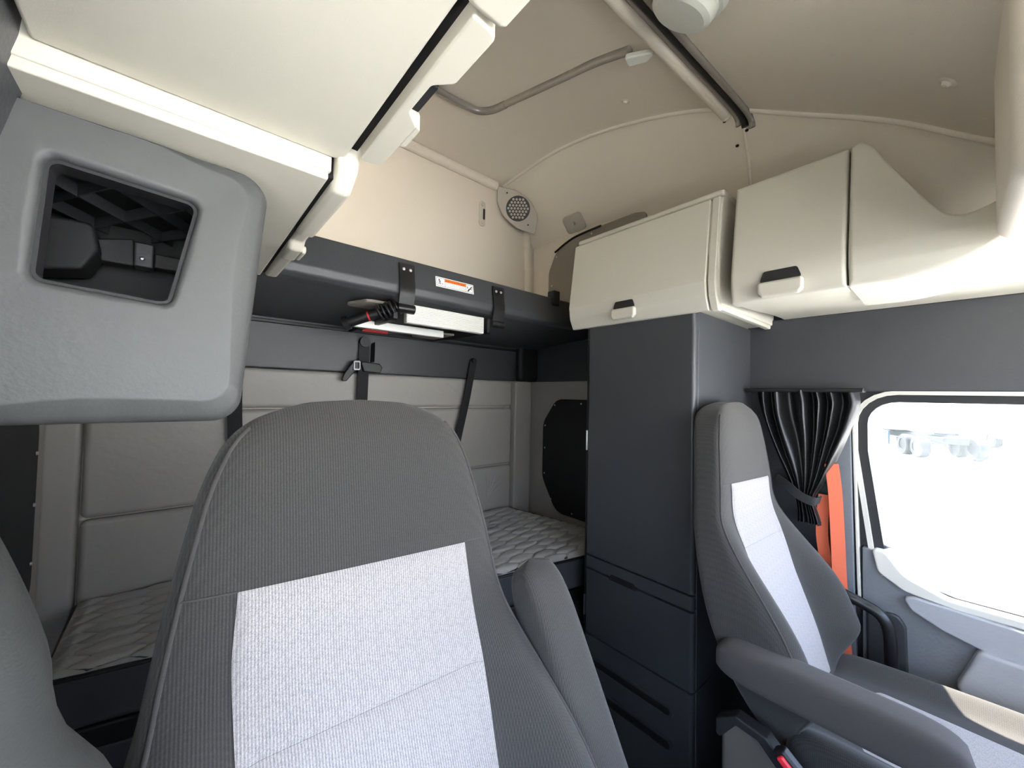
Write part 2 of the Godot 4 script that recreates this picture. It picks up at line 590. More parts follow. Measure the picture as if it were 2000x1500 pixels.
func shell() -> void:
	var o: Node3D
	var mb: MB
	# floor
	o = struct("floor", "dark rubber floor of the truck cab under the seats and bunk", "floor")
	mb = MB.new()
	mb.box(Vector3(XL - 0.06, -0.06, ZB - 0.06), Vector3(XR + 0.06, 0.0, 0.95), 0.0)
	part("floor_mat", mb, M.rubber, o)
	# back wall
	o = struct("wall_back", "back wall of the sleeper, beige liner above and padded vinyl below", "wall")
	mb = MB.new()
	mb.box(Vector3(XL - 0.06, -0.06, ZB - 0.06), Vector3(XR + 0.06, 2.95, ZB), 0.0)
	part("liner_panel", mb, M.liner, o)
	mb = MB.new()
	mb.tube([Vector3(XL, 2.835, ZB + 0.012), Vector3(1.54, 2.835, ZB + 0.012)], 0.03, 12)
	part("top_bead", mb, M.liner, o)
	mb = MB.new()                                        # raised corner rib of the liner
	mb.tube([Vector3(1.86, 1.9, ZB - 0.012), Vector3(1.86, 2.30, ZB - 0.012), Vector3(1.84, 2.62, ZB - 0.014)], 0.036, 12)
	part("corner_rib", mb, M.liner, o)
	for r in [[1.372, 1.545], [0.992, 1.366], [0.50, 0.986]]:
		mb = MB.new()
		mb.slab(MB.rpoly(rect(-0.245, r[0], 1.70, r[1]), 0.02), 0.045, 0.02, on_z(ZB - 0.005), 4)
		part("padded_panel", mb, M.vinyl, o)
	var wr := MB.new()                                   # creases in the low pad at the driver's corner
	for k in 5:
		var a := 0.55 + 0.28 * k
		var p0 := Vector3(1.50, 0.80, ZB + 0.036)
		var p1 := p0 + Vector3(cos(a) * 0.17, sin(a) * 0.17, 0.0)
		wr.tube(curve([p0, p0.lerp(p1, 0.5) + Vector3(0.01, 0, 0.004), p1 + Vector3(0, 0, -0.006)], 5), 0.008, 8)
	part("vinyl_crease", wr, M.vinyl, o)
	for x in [[1.705, 1.855], [-0.335, -0.25]]:
		mb = MB.new()
		mb.slab(MB.rpoly(rect(x[0], 0.50, x[1], 1.545), 0.02), 0.07, 0.025, on_z(ZB - 0.005), 4)
		part("corner_pad", mb, M.vinyl, o)
	mb = MB.new()
	mb.slab(MB.rpoly(rect(XL, 1.545, 1.72, 1.785), 0.012), 0.05, 0.015, on_z(ZB), 3)
	part("upper_rail", mb, M.dark, o)
	mb = MB.new()
	mb.slab(MB.rpoly(rect(1.72, 1.545, XR, 1.79), 0.03), 0.09, 0.03, on_z(ZB), 4)
	part("corner_cap", mb, M.cover, o)
	mb = MB.new()
	mb.box(Vector3(XL, 1.742, ZB + 0.03), Vector3(1.75, 1.757, ZB + 0.065), 0.004)
	part("shelf_track", mb, M.black, o)
	# roof
	o = struct("ceiling", "greige moulded headliner sloping up from the windscreen to the back wall", "ceiling")
	mb = MB.new()
	mb.grid(60, 70, func(u: float, v: float): return roof_point(u, lerpf(ZB - 0.02, 0.80, v)), false, false)
	mb.grid(60, 20, func(u: float, v: float): return roof_point(u, lerpf(ZB - 0.02, 0.80, v)) + Vector3(0, 0.08, 0), false, true)
	part("headliner", mb, M.liner, o)
	mb = MB.new()
	var crease := []
	for k in 60:
		var z := lerpf(-1.97, 0.50, k / 59.0)
		crease.append(Vector3(XR - 0.318, roof_y(z) + 0.002, z))
	mb.tube(crease, 0.012, 10)
	part("crease_bead", mb, M.liner, o)
	# right wall: rear part, then the part with the door window
	o = struct("wall_right", "right wall of the sleeper and cab with the door window", "wall")
	mb = MB.new()
	mb.box(Vector3(XR, -0.06, ZB - 0.06), Vector3(XR + 0.06, 2.70, -0.60), 0.0)
	part("side_liner", mb, M.liner, o)
	mb = MB.new()
	mb.box(Vector3(XR - 0.012, 0.30, ZB), Vector3(XR - 0.001, 1.56, -1.05), 0.004)
	part("lower_liner", mb, M.vinyl, o)
	mb = MB.new()
	mb.slab(MB.rpoly(rect(ZB, 1.545, -1.04, 1.80), 0.006), 0.028, 0.008, on_x(XR - 0.029))
	part("side_rail", mb, M.dark, o)
	mb = MB.new()
	ring(mb, MB.rpoly(rect(-0.62, -0.06, 0.86, 2.10), 0.0), glass_outline(0.02), Vector2(0.27, 1.14), 0.06, on_x(XR))
	part("door_shell", mb, M.dark, o)
	mb = MB.new()
	mb.slab(MB.rpoly(pts([-0.64, 1.70, -0.64, 2.70, 0.86, 2.70, 0.86, 1.70]), 0.0), 0.05, 0.0, on_x(XR + 0.012))
	part("upper_liner", mb, M.liner, o)
	mb = MB.new()
	mb.slab(MB.rpoly(rect(-0.60, 1.487, 0.86, 1.79), 0.012), 0.03, 0.01, on_x(XR - 0.03))
	part("header_panel", mb, M.dark, o, "dark grey panel between the door window and the side cabinet")
	# left wall
	o = struct("wall_left", "left wall of the sleeper and cab with the passenger door window", "wall")
	mb = MB.new()
	mb.box(Vector3(XL - 0.06, -0.06, ZB - 0.06), Vector3(XL, 2.70, -0.60), 0.0)
	part("side_liner", mb, M.liner, o)
	mb = MB.new()
	ring(mb, MB.rpoly(rect(-0.62, -0.06, 0.86, 2.70), 0.0), glass_outline(0.02), Vector2(0.27, 1.14), 0.06, on_x(XL, -1.0))
	part("door_shell", mb, M.dark, o)
	mb = MB.new()
	mb.box(Vector3(XL, 0.30, ZB), Vector3(XL + 0.012, 1.56, -1.05), 0.004)
	part("lower_liner", mb, M.vinyl, o)
	mb = MB.new()
	mb.slab(MB.rpoly(pts([XL, 1.86, -0.130, 1.86, -0.135, 1.80, -0.156, 1.70, -0.20, 1.52, -0.22, 1.36, XL, 1.36]), [0.0, 0.01, 0.02, 0.05, 0.05, 0.02, 0.0], 4), 0.40, 0.01, on_z(-0.665))
	part("header_panel", mb, M.dark, o)
	# front
	o = struct("wall_front", "front of the cab with the windscreen opening, behind the viewer", "wall")
	mb = MB.new()
	mb.box(Vector3(XL - 0.06, -0.06, 0.86), Vector3(XR + 0.06, 1.02, 0.92), 0.0)
	part("cowl", mb, M.dark, o)
	mb = MB.new()
	mb.box(Vector3(XL - 0.06, 1.76, 0.72), Vector3(XR + 0.06, 1.95, 0.92), 0.0)
	part("header", mb, M.liner, o)
	for x in [XL - 0.06, XR - 0.04]:
		mb = MB.new()
		mb.box(Vector3(x, 1.0, 0.84), Vector3(x + 0.10, 1.80, 0.92), 0.01)
		part("pillar", mb, M.liner, o)
	mb = MB.new()
	mb.box(Vector3(XL + 0.01, 0.35, 0.50), Vector3(XR - 0.05, 1.0, 0.855), 0.05, 4)
	solo("dashboard", mb, M.tan, "taupe dashboard under the windscreen, behind the viewer", "dashboard")
	# panes
	var w := struct("window_1", "right door window with a dark rubber seal and a pale frame", "window")
	mb = MB.new()
	mb.slab(glass_outline(0.022), 0.004, 0.0, on_x(XR + 0.03))
	part("pane", mb, M.glass, w)
	mb = MB.new()
	ring(mb, glass_outline(0.024), glass_outline(-0.006), Vector2(0.27, 1.14), 0.045, on_x(XR - 0.012))
	part("rubber_seal", mb, M.rubber, w)
	mb = MB.new()
	ring(mb, glass_outline(0.034), glass_outline(0.02), Vector2(0.27, 1.14), 0.03, on_x(XR - 0.028))
	part("window_frame", mb, M.sill, w)
	w = struct("window_2", "windscreen behind the viewer", "window")
	mb = MB.new()
	mb.box(Vector3(XL, 1.0, 0.885), Vector3(XR, 1.78, 0.89), 0.0)
	part("pane", mb, M.glass, w)
	w = struct("window_3", "passenger door window to the left of the viewer", "window")
	mb = MB.new()
	mb.slab(glass_outline(0.022), 0.004, 0.0, on_x(XL - 0.03))
	part("pane", mb, M.glass, w)

func glass_outline(grow: float) -> Array:            # (z, y) of the door window
	var p := MB.rpoly(pts([-0.177, 0.934, -0.218, 1.274, -0.219, 1.459, 0.75, 1.459, 0.75, 0.83, -0.006, 0.825, -0.102, 0.845, -0.16, 0.885]), [0.02, 0.05, 0.085, 0.06, 0.06, 0.05, 0.05, 0.03], 6)
	if grow == 0.0: return p
	var out := []
	for e in p: out.append([e[0] + e[1] * grow, e[1]])
	return out

func quilt(x: float, z: float) -> float:             # height of a long six-sided cell
	var a := Vector2(x / 0.118, z / 0.064)
	var best := 9.0
	var second := 9.0
	var r0 := floori(a.x)
	for i in range(r0 - 1, r0 + 3):
		var off := 0.5 if i & 1 else 0.0
		var j0 := floori(a.y - off)
		for j in range(j0 - 1, j0 + 3):
			var d := Vector2((a.x - i) * 0.80, a.y - (j + off))
			var dd := d.length()
			if dd < best:
				second = best; best = dd
			elif dd < second: second = dd
	var t := clampf((second - best) / 0.55, 0, 1)
	return 0.015 * sqrt(t * (2.0 - t))

func bunk() -> void:
	var mb: MB
	var o: Node3D
	# lower bunk
	o = thing("lower_bunk", "dark panelled base of the lower bunk under the quilted mattress", "bunk", Vector3.ZERO)
	mb = MB.new()
	mb.slab(MB.rpoly(pts([XL + 0.02, -1.93, 1.86, -1.93, 1.86, -1.10, 1.70, -1.10, -0.20, -1.50, XL + 0.02, -1.50]), 0.01), 0.50, 0.01, on_y(0.0))
	part("box", mb, M.dark, o)
	mb = MB.new()
	mb.slab(MB.rpoly(pts([XL + 0.02, -1.925, 1.86, -1.925, 1.86, -1.08, 1.70, -1.08, -0.20, -1.48, XL + 0.02, -1.48]), 0.01), 0.06, 0.008, on_y(0.51))
	part("deck", mb, M.black, o)
	o = thing("mattress", "grey vinyl mattress quilted in long six-sided cells on the lower bunk", "mattress", Vector3.ZERO)
	mb = MB.new()
	var outline := MB.rpoly(pts([-0.24, -1.945, 1.66, -1.945, 1.74, -1.40, 1.74, -1.08, 1.68, -1.075, -0.235, -1.475]), [0.02, 0.05, 0.05, 0.05, 0.02, 0.02], 4)
	mb.slab(outline, 0.145, 0.02, on_y(0.575), 3)
	part("body", mb, M.dark, o)
	mb = MB.new()
	mb.grid(400, 150, func(u: float, v: float):
		var x := lerpf(-0.235, lerpf(1.655, 1.735, clampf((v - 0.1) / 0.5, 0, 1)), u)
		var zf := lerpf(-1.48, -1.082, clampf((x + 0.235) / 1.91, 0, 1))
		var z := lerpf(-1.942, zf, v)
		var e := minf(minf(u, 1.0 - u) * 1.9, minf(v, 1.0 - v) * 0.7)
		return Vector3(x, 0.716 + quilt(x, z) * clampf(e / 0.03, 0.1, 1), z), false, true)
	part("quilted_top", mb, M.mattress, o)
	mb = MB.new()
	var line := []
	for e in outline: line.append(Vector3(e[0].x, 0.711, e[0].y))
	line.append(line[0])
	mb.tube(line, 0.005, 8)
	part("piping", mb, M.black, o)
	# upper shelf: fascia and tray swept across the cab
	o = thing("upper_bunk_shelf", "dark grey upper bunk shelf with a rounded fascia across the back of the cab", "shelf", Vector3.ZERO)
	var prof := pts([-1.425, 1.978, -1.40, 1.970, -1.383, 1.86, -1.388, 1.832, -1.405, 1.818, -1.44, 1.812, -1.945, 1.765, -1.945, 1.80, -1.45, 1.85, -1.435, 1.90])
	mb = MB.new()
	mb.slab(MB.rpoly(prof, [0.006, 0.012, 0.03, 0.02, 0.02, 0.03, 0.006, 0.01, 0.02, 0.02], 4), XR - XL - 0.008, 0.0, Transform3D(Basis(Vector3(0, 0, 1), Vector3(0, 1, 0), Vector3(1, 0, 0)), Vector3(XL + 0.004, 0, 0)))
	part("fascia", mb, M.dark, o)
	mb = MB.new()
	mb.box(Vector3(XL + 0.02, 1.86, -1.94), Vector3(XR - 0.02, 1.93, -1.46), 0.03, 3)
	part("tray", mb, M.black, o)
	mb = MB.new()
	mb.box(Vector3(1.47, 1.93, -1.43), Vector3(1.52, 2.01, -1.38), 0.008)
	part("latch_block", mb, M.black, o)
	# sticker
	mb = MB.new()
	var c := [Vector3(0.776, 1.931, -1.3935), Vector3(0.963, 1.931, -1.3935), Vector3(0.963, 1.889, -1.3865), Vector3(0.776, 1.889, -1.3865)]
	var nz := Vector3(0, 0.16, 1).normalized()
	for e in c.size(): c[e] += nz * 0.002
	mb.quad(c[0], c[1], c[2], c[3], nz, nz, nz, nz, Vector2(0, 0), Vector2(1, 0), Vector2(1, 1), Vector2(0, 1))
	for e in 4:
		var f: int = (e + 1) % 4
		var sd: Vector3 = (c[e] + c[f] - c[0] - c[2]).normalized()
		mb.quad(c[e], c[f], c[f] - nz * 0.0025, c[e] - nz * 0.0025, sd, sd, sd, sd)
	solo("warning_sticker", mb, M.sticker, "white and orange warning sticker on the shelf fascia between the two black brackets", "sticker")
	# folded ladder
	o = thing("bunk_ladder", "folded ribbed aluminium bunk ladder under the upper shelf", "ladder", Vector3.ZERO)
	for b in [[0.616, 0.678, true], [1.068, 1.130, false]]:
		var br := MB.new()
		var xm: float = (b[0] + b[1]) * 0.5
		var bend := curve([Vector3(xm, 1.948, -1.389), Vector3(xm, 1.90, -1.382), Vector3(xm, 1.845, -1.374), Vector3(xm, 1.81, -1.38), Vector3(xm, 1.765, -1.385)], 5)
		br.ribbon(bend, Vector3(1, 0, 0), b[1] - b[0], 0.008)
		var bn := part("bracket", br, M.black, o)
		for s in [-0.014, 0.014]:
			var sc := MB.new()
			sc.lathe([Vector2(0.0, 0.004), Vector2(0.005, 0.003), Vector2(0.0065, 0.0), Vector2(0.0065, -0.004)], 10, Transform3D(Basis(Vector3(1, 0, 0), Vector3(0, 0, 1), Vector3(0, -1, 0)), Vector3(xm + s, 1.925, -1.381)))
			part("screw", sc, M.screw, bn)
		var hg := MB.new()
		hg.tube([Vector3(b[0] - 0.004, 1.775, -1.388), Vector3(b[1] + 0.004, 1.775, -1.388)], 0.018, 16)
		part("hinge", hg, M.satin, bn)
	mb = MB.new()
	mb.box(Vector3(0.66, 1.725, -1.43), Vector3(1.035, 1.80, -1.404), 0.003)
	var step := part("tread", mb, M.alu, o, "ribbed white aluminium tread")
	for k in 11:
		var rb := MB.new()
		rb.box(Vector3(0.661, 1.7275 + k * 0.0066, -1.405), Vector3(1.034, 1.7316 + k * 0.0066, -1.400), 0.001, 1)
		part("rib", rb, M.alu, step)
	mb = MB.new()
	mb.box(Vector3(0.52, 1.712, -1.60), Vector3(0.93, 1.745, -1.575), 0.003)
	part("tread", mb, M.alu, o)
	for x in [0.60, 1.045]:
		mb = MB.new()
		mb.slab(MB.rpoly(pts([-1.39, 1.725, -1.39, 1.80, -1.90, 1.765, -1.90, 1.735]), 0.012), 0.02, 0.004, on_x(x))
		part("side_rail", mb, M.black, o)
	mb = MB.new()
	mb.box(Vector3(0.66, 1.745, -1.90), Vector3(0.79, 1.762, -1.885), 0.003)
	part("red_reflector", mb, M.red, o)
	mb = MB.new()
	mb.slab(MB.rpoly(pts([0.90, -1.88, 1.10, -1.88, 1.09, -1.66, 0.98, -1.68]), 0.02), 0.012, 0.004, on_y(1.745))
	part("lower_plate", mb, M.tan, o)
	mb = MB.new()
	mb.slab(MB.rpoly(pts([0.47, -1.58, 0.62, -1.58, 0.63, -1.44, 0.52, -1.44]), 0.03), 0.012, 0.005, on_y(1.79))
	part("upper_plate", mb, M.tan, o)
	# gas strut
	o = thing("gas_strut", "black gas strut with a coil spring and red band beside the bunk ladder", "strut", Vector3.ZERO)
	var a0 := Vector3(0.632, 1.785, -1.395)
	var a1 := Vector3(0.475, 1.712, -1.50)
	mb = MB.new()
	mb.tube([a0.lerp(a1, 0.4), a1], 0.019, 16)
	part("cylinder", mb, M.satin, o)
	mb = MB.new()
	mb.tube([a0, a0.lerp(a1, 0.42)], 0.010, 12)
	part("rod", mb, M.black, o)
	mb = MB.new()
	var d := (a1 - a0).normalized()
	var s1 := d.cross(Vector3.UP).normalized()
	var s2 := d.cross(s1)
	var helix := []
	for k in 91:
		var t := k / 90.0
		helix.append(a0.lerp(a1, 0.04 + 0.42 * t) + (s1 * cos(t * TAU * 5) + s2 * sin(t * TAU * 5)) * 0.025)
	mb.tube(helix, 0.006, 8)
	part("coil_spring", mb, M.black, o)
	mb = MB.new()
	mb.tube([a0.lerp(a1, 0.61), a0.lerp(a1, 0.64)], 0.0197, 16)
	part("red_band", mb, M.red, o)
	mb = MB.new()
	mb.tube([a1, a1 + d * 0.02], 0.026, 16)
	part("end_cap", mb, M.black, o)
	# restraint straps
	strap([Vector3(0.690, 1.70, -1.935), Vector3(0.688, 1.60, -1.93), Vector3(0.684, 1.44, -1.925), Vector3(0.68, 1.10, -1.93), Vector3(0.68, 0.80, -1.935)], 0.052, "black bunk strap with a buckle hanging behind the near seat's headrest", true)
	strap([Vector3(1.355, 1.655, -1.935), Vector3(1.345, 1.62, -1.93), Vector3(1.30, 1.42, -1.92), Vector3(1.255, 1.24, -1.915), Vector3(1.16, 0.82, -1.92)], 0.046, "slanted black bunk strap running down to the right shoulder of the near seat", false)
	strap([Vector3(0.18, 1.62, -1.935), Vector3(0.17, 1.45, -1.93), Vector3(0.18, 1.20, -1.93), Vector3(0.20, 0.80, -1.935)], 0.05, "short length of black bunk strap below the corner of the cubby panel", false)
	# window covers
	for r in [[XR - 0.028, pts([-1.85, 0.90, -1.85, 1.27, -1.73, 1.43, -1.30, 1.43, -1.30, 0.69, -1.72, 0.69]), [0.14, 0.14, 0.10, 0.12, 0.12, 0.12], "black vinyl cover snapped over the lower sleeper window beside the tall closet"],
			[XL + 0.012, pts([-1.79, 0.86, -1.79, 1.33, -1.70, 1.45, -1.15, 1.45, -1.15, 0.62, -1.62, 0.62]), [0.10, 0.10, 0.08, 0.1, 0.1, 0.12], "black vinyl cover over the sleeper window at the far left of the bunk"]]:
		o = thing("window_cover", r[3], "window cover", Vector3.ZERO)
		mb = MB.new()
		mb.slab(MB.rpoly(r[1], r[2], 8), 0.016, 0.006, on_x(r[0]))
		part("panel", mb, M.cover, o)
		var inx: float = r[0] - 0.002 if r[0] > 1 else r[0] + 0.018
		var sgn := -1.0 if r[0] > 1 else 1.0
		for p in [[-1.825, 0.93], [-1.825, 1.10], [-1.825, 1.25], [-1.74, 1.39], [-1.52, 1.405], [-1.76, 0.77], [-1.58, 0.715]]:
			var z: float = p[0] if r[0] > 1 else p[0] + 0.06
			mb = MB.new()
			mb.lathe([Vector2(0, 0.003), Vector2(0.005, 0.002), Vector2(0.006, -0.002)], 8, Transform3D(Basis(Vector3(0, 0, 1), Vector3(sgn, 0, 0), Vector3(0, 1, 0)), Vector3(inx, p[1], z)))
			part("snap", mb, M.metal, o)
	o = thing("window_cover", "greige cover with a black top edge on the upper sleeper window beside the closet-top cabinet", "window cover")
	mb = MB.new()
	mb.slab(MB.rpoly(pts([-1.835, 1.95, -1.835, 2.30, -1.76, 2.44, -1.60, 2.49, -1.10, 2.49, -1.10, 1.95]), [0.05, 0.12, 0.15, 0.15, 0.05, 0.05], 8), 0.014, 0.005, on_x(XR - 0.014))
	part("panel", mb, M.tan, o)
	mb = MB.new()
	mb.tube(curve([Vector3(XR - 0.016, 2.425, -1.775), Vector3(XR - 0.017, 2.475, -1.62), Vector3(XR - 0.016, 2.487, -1.40)], 6), 0.007, 8)
	part("top_edge", mb, M.black, o)
	for p in [[-1.80, 2.20], [-1.76, 2.39], [-1.47, 2.462]]:
		mb = MB.new()
		mb.lathe([Vector2(0, 0.003), Vector2(0.006, 0.002), Vector2(0.007, -0.002)], 8, Transform3D(Basis(Vector3(0, 0, 1), Vector3(-1, 0, 0), Vector3(0, 1, 0)), Vector3(XR - 0.016, p[1], p[0])))
		part("snap", mb, M.metal, o)

func strap(path: Array, w: float, label: String, buckle: bool) -> void:
	var o := thing("bunk_strap", label, "strap")
	var mb := MB.new()
	mb.ribbon(curve(path, 5), Vector3(1, 0, 0), w, 0.004)
	part("webbing", mb, M.webbing, o)
	var top: Vector3 = path[0]
	mb = MB.new()
	mb.tube([top + Vector3(0, 0.0, -0.02), top + Vector3(0, 0, 0.015)], 0.026 if buckle else 0.016, 16)
	part("anchor", mb, M.satin, o)
	if buckle:
		mb = MB.new()
		mb.slab(MB.rpoly(pts([0.665, 1.60, 0.76, 1.595, 0.775, 1.575, 0.765, 1.545, 0.68, 1.55]), 0.008), 0.022, 0.006, on_z(-1.925))
		part("buckle", mb, M.black, o)
		mb = MB.new()
		mb.slab(MB.rpoly(pts([0.665, 1.61, 0.63, 1.60, 0.59, 1.54, 0.575, 1.50, 0.60, 1.50, 0.635, 1.545, 0.66, 1.56]), 0.008), 0.018, 0.005, on_z(-1.92))
		part("tongue", mb, M.black, o)
		mb = MB.new()
		ring(mb, MB.rpoly(rect(0.628, 1.556, 0.660, 1.600), 0.006), MB.rpoly(rect(0.633, 1.562, 0.655, 1.594), 0.003), Vector2(0.644, 1.578), 0.006, on_z(-1.90))
		part("slide_ring", mb, M.steel, o)
		mb = MB.new()
		mb.ribbon([Vector3(0.735, 1.70, -1.94), Vector3(0.73, 1.655, -1.925), Vector3(0.725, 1.60, -1.915)], Vector3(0.3, 0, 1), 0.03, 0.003)
		part("loose_end", mb, M.webbing, o)

# scoop handle of a cabinet door on a wall facing -x: a dark recess above a pale lip
func scoop(parent: Node3D, x: float, z: float, y: float, s := 1.0) -> void:
	var n := Node3D.new()
	n.name = "handle"
	parent.add_child(n, true)
	var mb := MB.new()
	mb.slab(MB.rpoly(pts([z - 0.052 * s, y, z - 0.040 * s, y + 0.034 * s, z + 0.040 * s, y + 0.034 * s, z + 0.052 * s, y]), 0.008), 0.006, 0.002, on_x(x - 0.003))
	part("recess", mb, M.rubber, n)
	mb = MB.new()
	mb.slab(MB.rpoly(pts([z - 0.055 * s, y + 0.003, z - 0.055 * s, y - 0.030 * s, z - 0.045 * s, y - 0.042 * s, z + 0.045 * s, y - 0.042 * s, z + 0.055 * s, y - 0.030 * s, z + 0.055 * s, y + 0.003]), 0.010), 0.020, 0.008, on_x(x - 0.012))
	part("lip", mb, M.cream, n)

# curved face between two heights that vary along z, rolled back at its edges by r, with a return of the given depth
func locker_face(z0: float, z1: float, yb: Callable, yt: Callable, xf: Callable, r: float, depth: float, rlow: float) -> MB:
	var mb := MB.new()
	mb.grid(72, 56, func(u: float, v: float):
		var uu := clampf((u - 0.03) / 0.94, 0, 1)
		var vv := clampf((v - 0.04) / 0.92, 0, 1)
		uu = lerpf(uu, 0.5 - 0.5 * cos(PI * uu), 0.75)
		vv = lerpf(vv, 0.5 - 0.5 * cos(PI * vv), 0.75)
		var z := lerpf(z0, z1, uu)
		var lo: float = yb.call(z)
		var hi: float = yt.call(z)
		var y := lerpf(lo, hi, vv)
		var x: float = xf.call(y)
		var e := minf(minf(z - z0, z1 - z), hi - y)
		var roll := 0.0
		if e < r: roll = r - sqrt(maxf(r * r - (r - e) * (r - e), 0.0))
		if y - lo < rlow: roll = maxf(roll, rlow - sqrt(maxf(rlow * rlow - (rlow - y + lo) * (rlow - y + lo), 0.0)))
		if u < 0.02 or u > 0.98 or v < 0.03 or v > 0.97: roll = depth
		return Vector3(x + roll, y, z), false, false)
	return mb

func right_side() -> void:
	var o: Node3D
	var mb: MB
	# tall closet
	var XC := 1.34
	var z0 := -1.046
	var z1 := -0.592
	o = thing("tall_closet", "tall dark grey closet with a door and drawers between bunk and right seat", "closet")
	mb = MB.new()
	mb.box(Vector3(XC + 0.022, 0.0, z0 + 0.002), Vector3(XR - 0.004, 1.76, z1 - 0.002), 0.006)
	part("body", mb, M.dark, o)
	mb = MB.new()
	mb.box(Vector3(XC + 0.026, 0.0, z1 - 0.004), Vector3(XR - 0.004, 0.447, z1 + 0.004), 0.003)
	part("front_panel", mb, M.dark, o)
	mb = MB.new()
	mb.box(Vector3(XC + 0.026, 0.453, z1 - 0.004), Vector3(XR - 0.004, 1.758, z1 + 0.004), 0.003)
	part("front_panel", mb, M.dark, o)
	# faces with a large round at the corner towards the cab
	for f in [["door", 0.782, 1.756], ["rail", 0.727, 0.774], ["drawer", 0.455, 0.718], ["drawer", 0.02, 0.447]]:
		mb = MB.new()
		var yb: float = f[1]
		var yt: float = f[2]
		var poly := MB.rpoly(pts([XC, z0, XC, z1 + 0.002, XC + 0.025, z1 + 0.002, XC + 0.025, z0]), [0.012, 0.022, 0.0, 0.0], 6)
		var slope := 0.0
		mb.slab(poly, yt - yb, 0.004, on_y(yb))
		var n := part(f[0], mb, M.dark, o)
		if f[0] == "rail":
			mb = MB.new()
			mb.slab(MB.rpoly(pts([-0.935, 0.712, -0.915, 0.736, -0.815, 0.736, -0.795, 0.712]), 0.006), 0.012, 0.002, on_x(XC - 0.002))
			part("handle", mb, M.gap, n)
		if yb == 0.02:
			for r in [[0.372, 0.325], [0.258, 0.208]]:
				mb = MB.new()
				var g := MB.rpoly(rect(-1.008, r[1], -0.655, r[0]), 0.022, 6)
				var hole := []
				for e in g: hole.append([e[0] - e[1] * 0.010, e[1]])
				ring(mb, g, hole, Vector2(-0.83, (r[0] + r[1]) * 0.5), 0.012, on_x(XC - 0.006))
				part("grip_rim", mb, M.dark, n)
				mb = MB.new()
				mb.slab(hole, 0.004, 0.0, on_x(XC - 0.002))
				part("grip_recess", mb, M.black, n)
	mb = MB.new()
	mb.box(Vector3(XC + 0.006, 0.02, z0 - 0.012), Vector3(XC + 0.06, 1.75, z0 + 0.004), 0.006)
	part("hinge_post", mb, M.black, o)
	for y in [1.262, 0.563]:
		mb = MB.new()
		mb.box(Vector3(XC - 0.004, y - 0.043, z0 - 0.006), Vector3(XC + 0.004, y + 0.043, z0 + 0.002), 0.002)
		part("hinge", mb, M.metal, o)
	# cabinet on top of the closet
	o = thing("overhead_cabinet", "cream locker with a flip-up door standing on top of the tall closet", "cabinet", Vector3.ZERO, "cream overhead lockers")
	var up := pts([1.345, 1.765, 1.325, 1.80, 1.325, 1.95, 1.350, 2.13, 1.40, 2.15, XR - 0.006, 2.15, XR - 0.006, 1.765])
	mb = MB.new()
	mb.slab(MB.rpoly(up, [0.01, 0.03, 0.1, 0.02, 0.02, 0.01, 0.01], 4), 0.62, 0.012, on_z(-1.125))
	part("body", mb, M.cream, o)
	mb = MB.new()
	var dr := pts([1.326, 1.748, 1.304, 1.79, 1.297, 1.84, 1.335, 2.128, 1.36, 2.128, 1.325, 1.84, 1.345, 1.748])
	mb.slab(MB.rpoly(dr, [0.006, 0.05, 0.02, 0.006, 0.004, 0.06, 0.004], 4), 0.585, 0.010, on_z(-1.125))
	var dn := part("door", mb, M.cream, o)
	scoop(dn, 1.296, -0.845, 1.795, 0.95)
	mb = MB.new()
	mb.slab(MB.rpoly(pts([1.335, 1.745, 1.312, 1.79, 1.304, 1.84, 1.342, 2.132, 1.37, 2.132, 1.36, 1.745]), 0.006, 3), 0.025, 0.008, on_z(-0.535))
	part("end_trim", mb, M.cream, o)
	mb = MB.new()
	mb.box(Vector3(1.35, 1.752, -0.535), Vector3(XR - 0.008, 1.772, -0.512), 0.004)
	part("base_ledge", mb, M.cream, o)
	mb = MB.new()
	mb.box(Vector3(1.35, 2.135, -1.125), Vector3(XR - 0.008, 2.158, -0.50), 0.01)
	part("top_ledge", mb, M.cream, o)
	# cabinet over the right door
	o = thing("overhead_cabinet", "cream side locker over the right door with a swept-down end", "cabinet", Vector3.ZERO, "cream overhead lockers")
	mb = MB.new()
	mb.slab(MB.rpoly(pts([1.36, 1.80, 1.36, 2.10, 1.72, 2.10, 1.85, 1.93, 1.85, 1.80]), 0.02), 0.27, 0.01, on_z(-0.455))
	part("body", mb, M.cream, o)
	var xface := func(y: float): return 1.30 + 0.165 * maxf(y - 1.842, 0.0) + 0.22 * maxf(1.80 - y, 0.0)
	mb = locker_face(-0.464, -0.186, func(z: float): return 1.752, func(z: float): return lerpf(2.136, 2.14, (z + 0.464) / 0.28), xface, 0.010, 0.06, 0.010)
	dn = part("door", mb, M.cream, o)
	scoop(dn, 1.296, -0.330, 1.795, 1.02)
	mb = locker_face(-0.182, 0.30, func(z: float): return table(EDGE, z), func(z: float): return table([[-0.182, 2.141], [-0.160, 2.146], [-0.142, 2.128], [-0.110, 2.066], [-0.066, 1.978], [-0.035, 1.920], [-0.012, 1.888], [0.014, 1.876], [0.045, 1.884], [0.085, 1.905], [0.30, 1.99]], z), xface, 0.010, 0.30, 0.016)
	part("end_panel", mb, M.cream, o)
	mb = MB.new()                                        # underside, curving up to the wall panel
	mb.grid(12, 40, func(u: float, v: float):
		var z := lerpf(-0.462, 0.30, v)
		var yb := 1.756 if z < -0.182 else table(EDGE, z) + 0.004
		return Vector3(lerpf(1.318, XR - 0.032, u), lerpf(yb, 1.785, u * u * (3.0 - 2.0 * u)), z), false, false)
	part("underside", mb, M.cream, o)
	# padded upright at the front edge of the picture
	mb = MB.new()
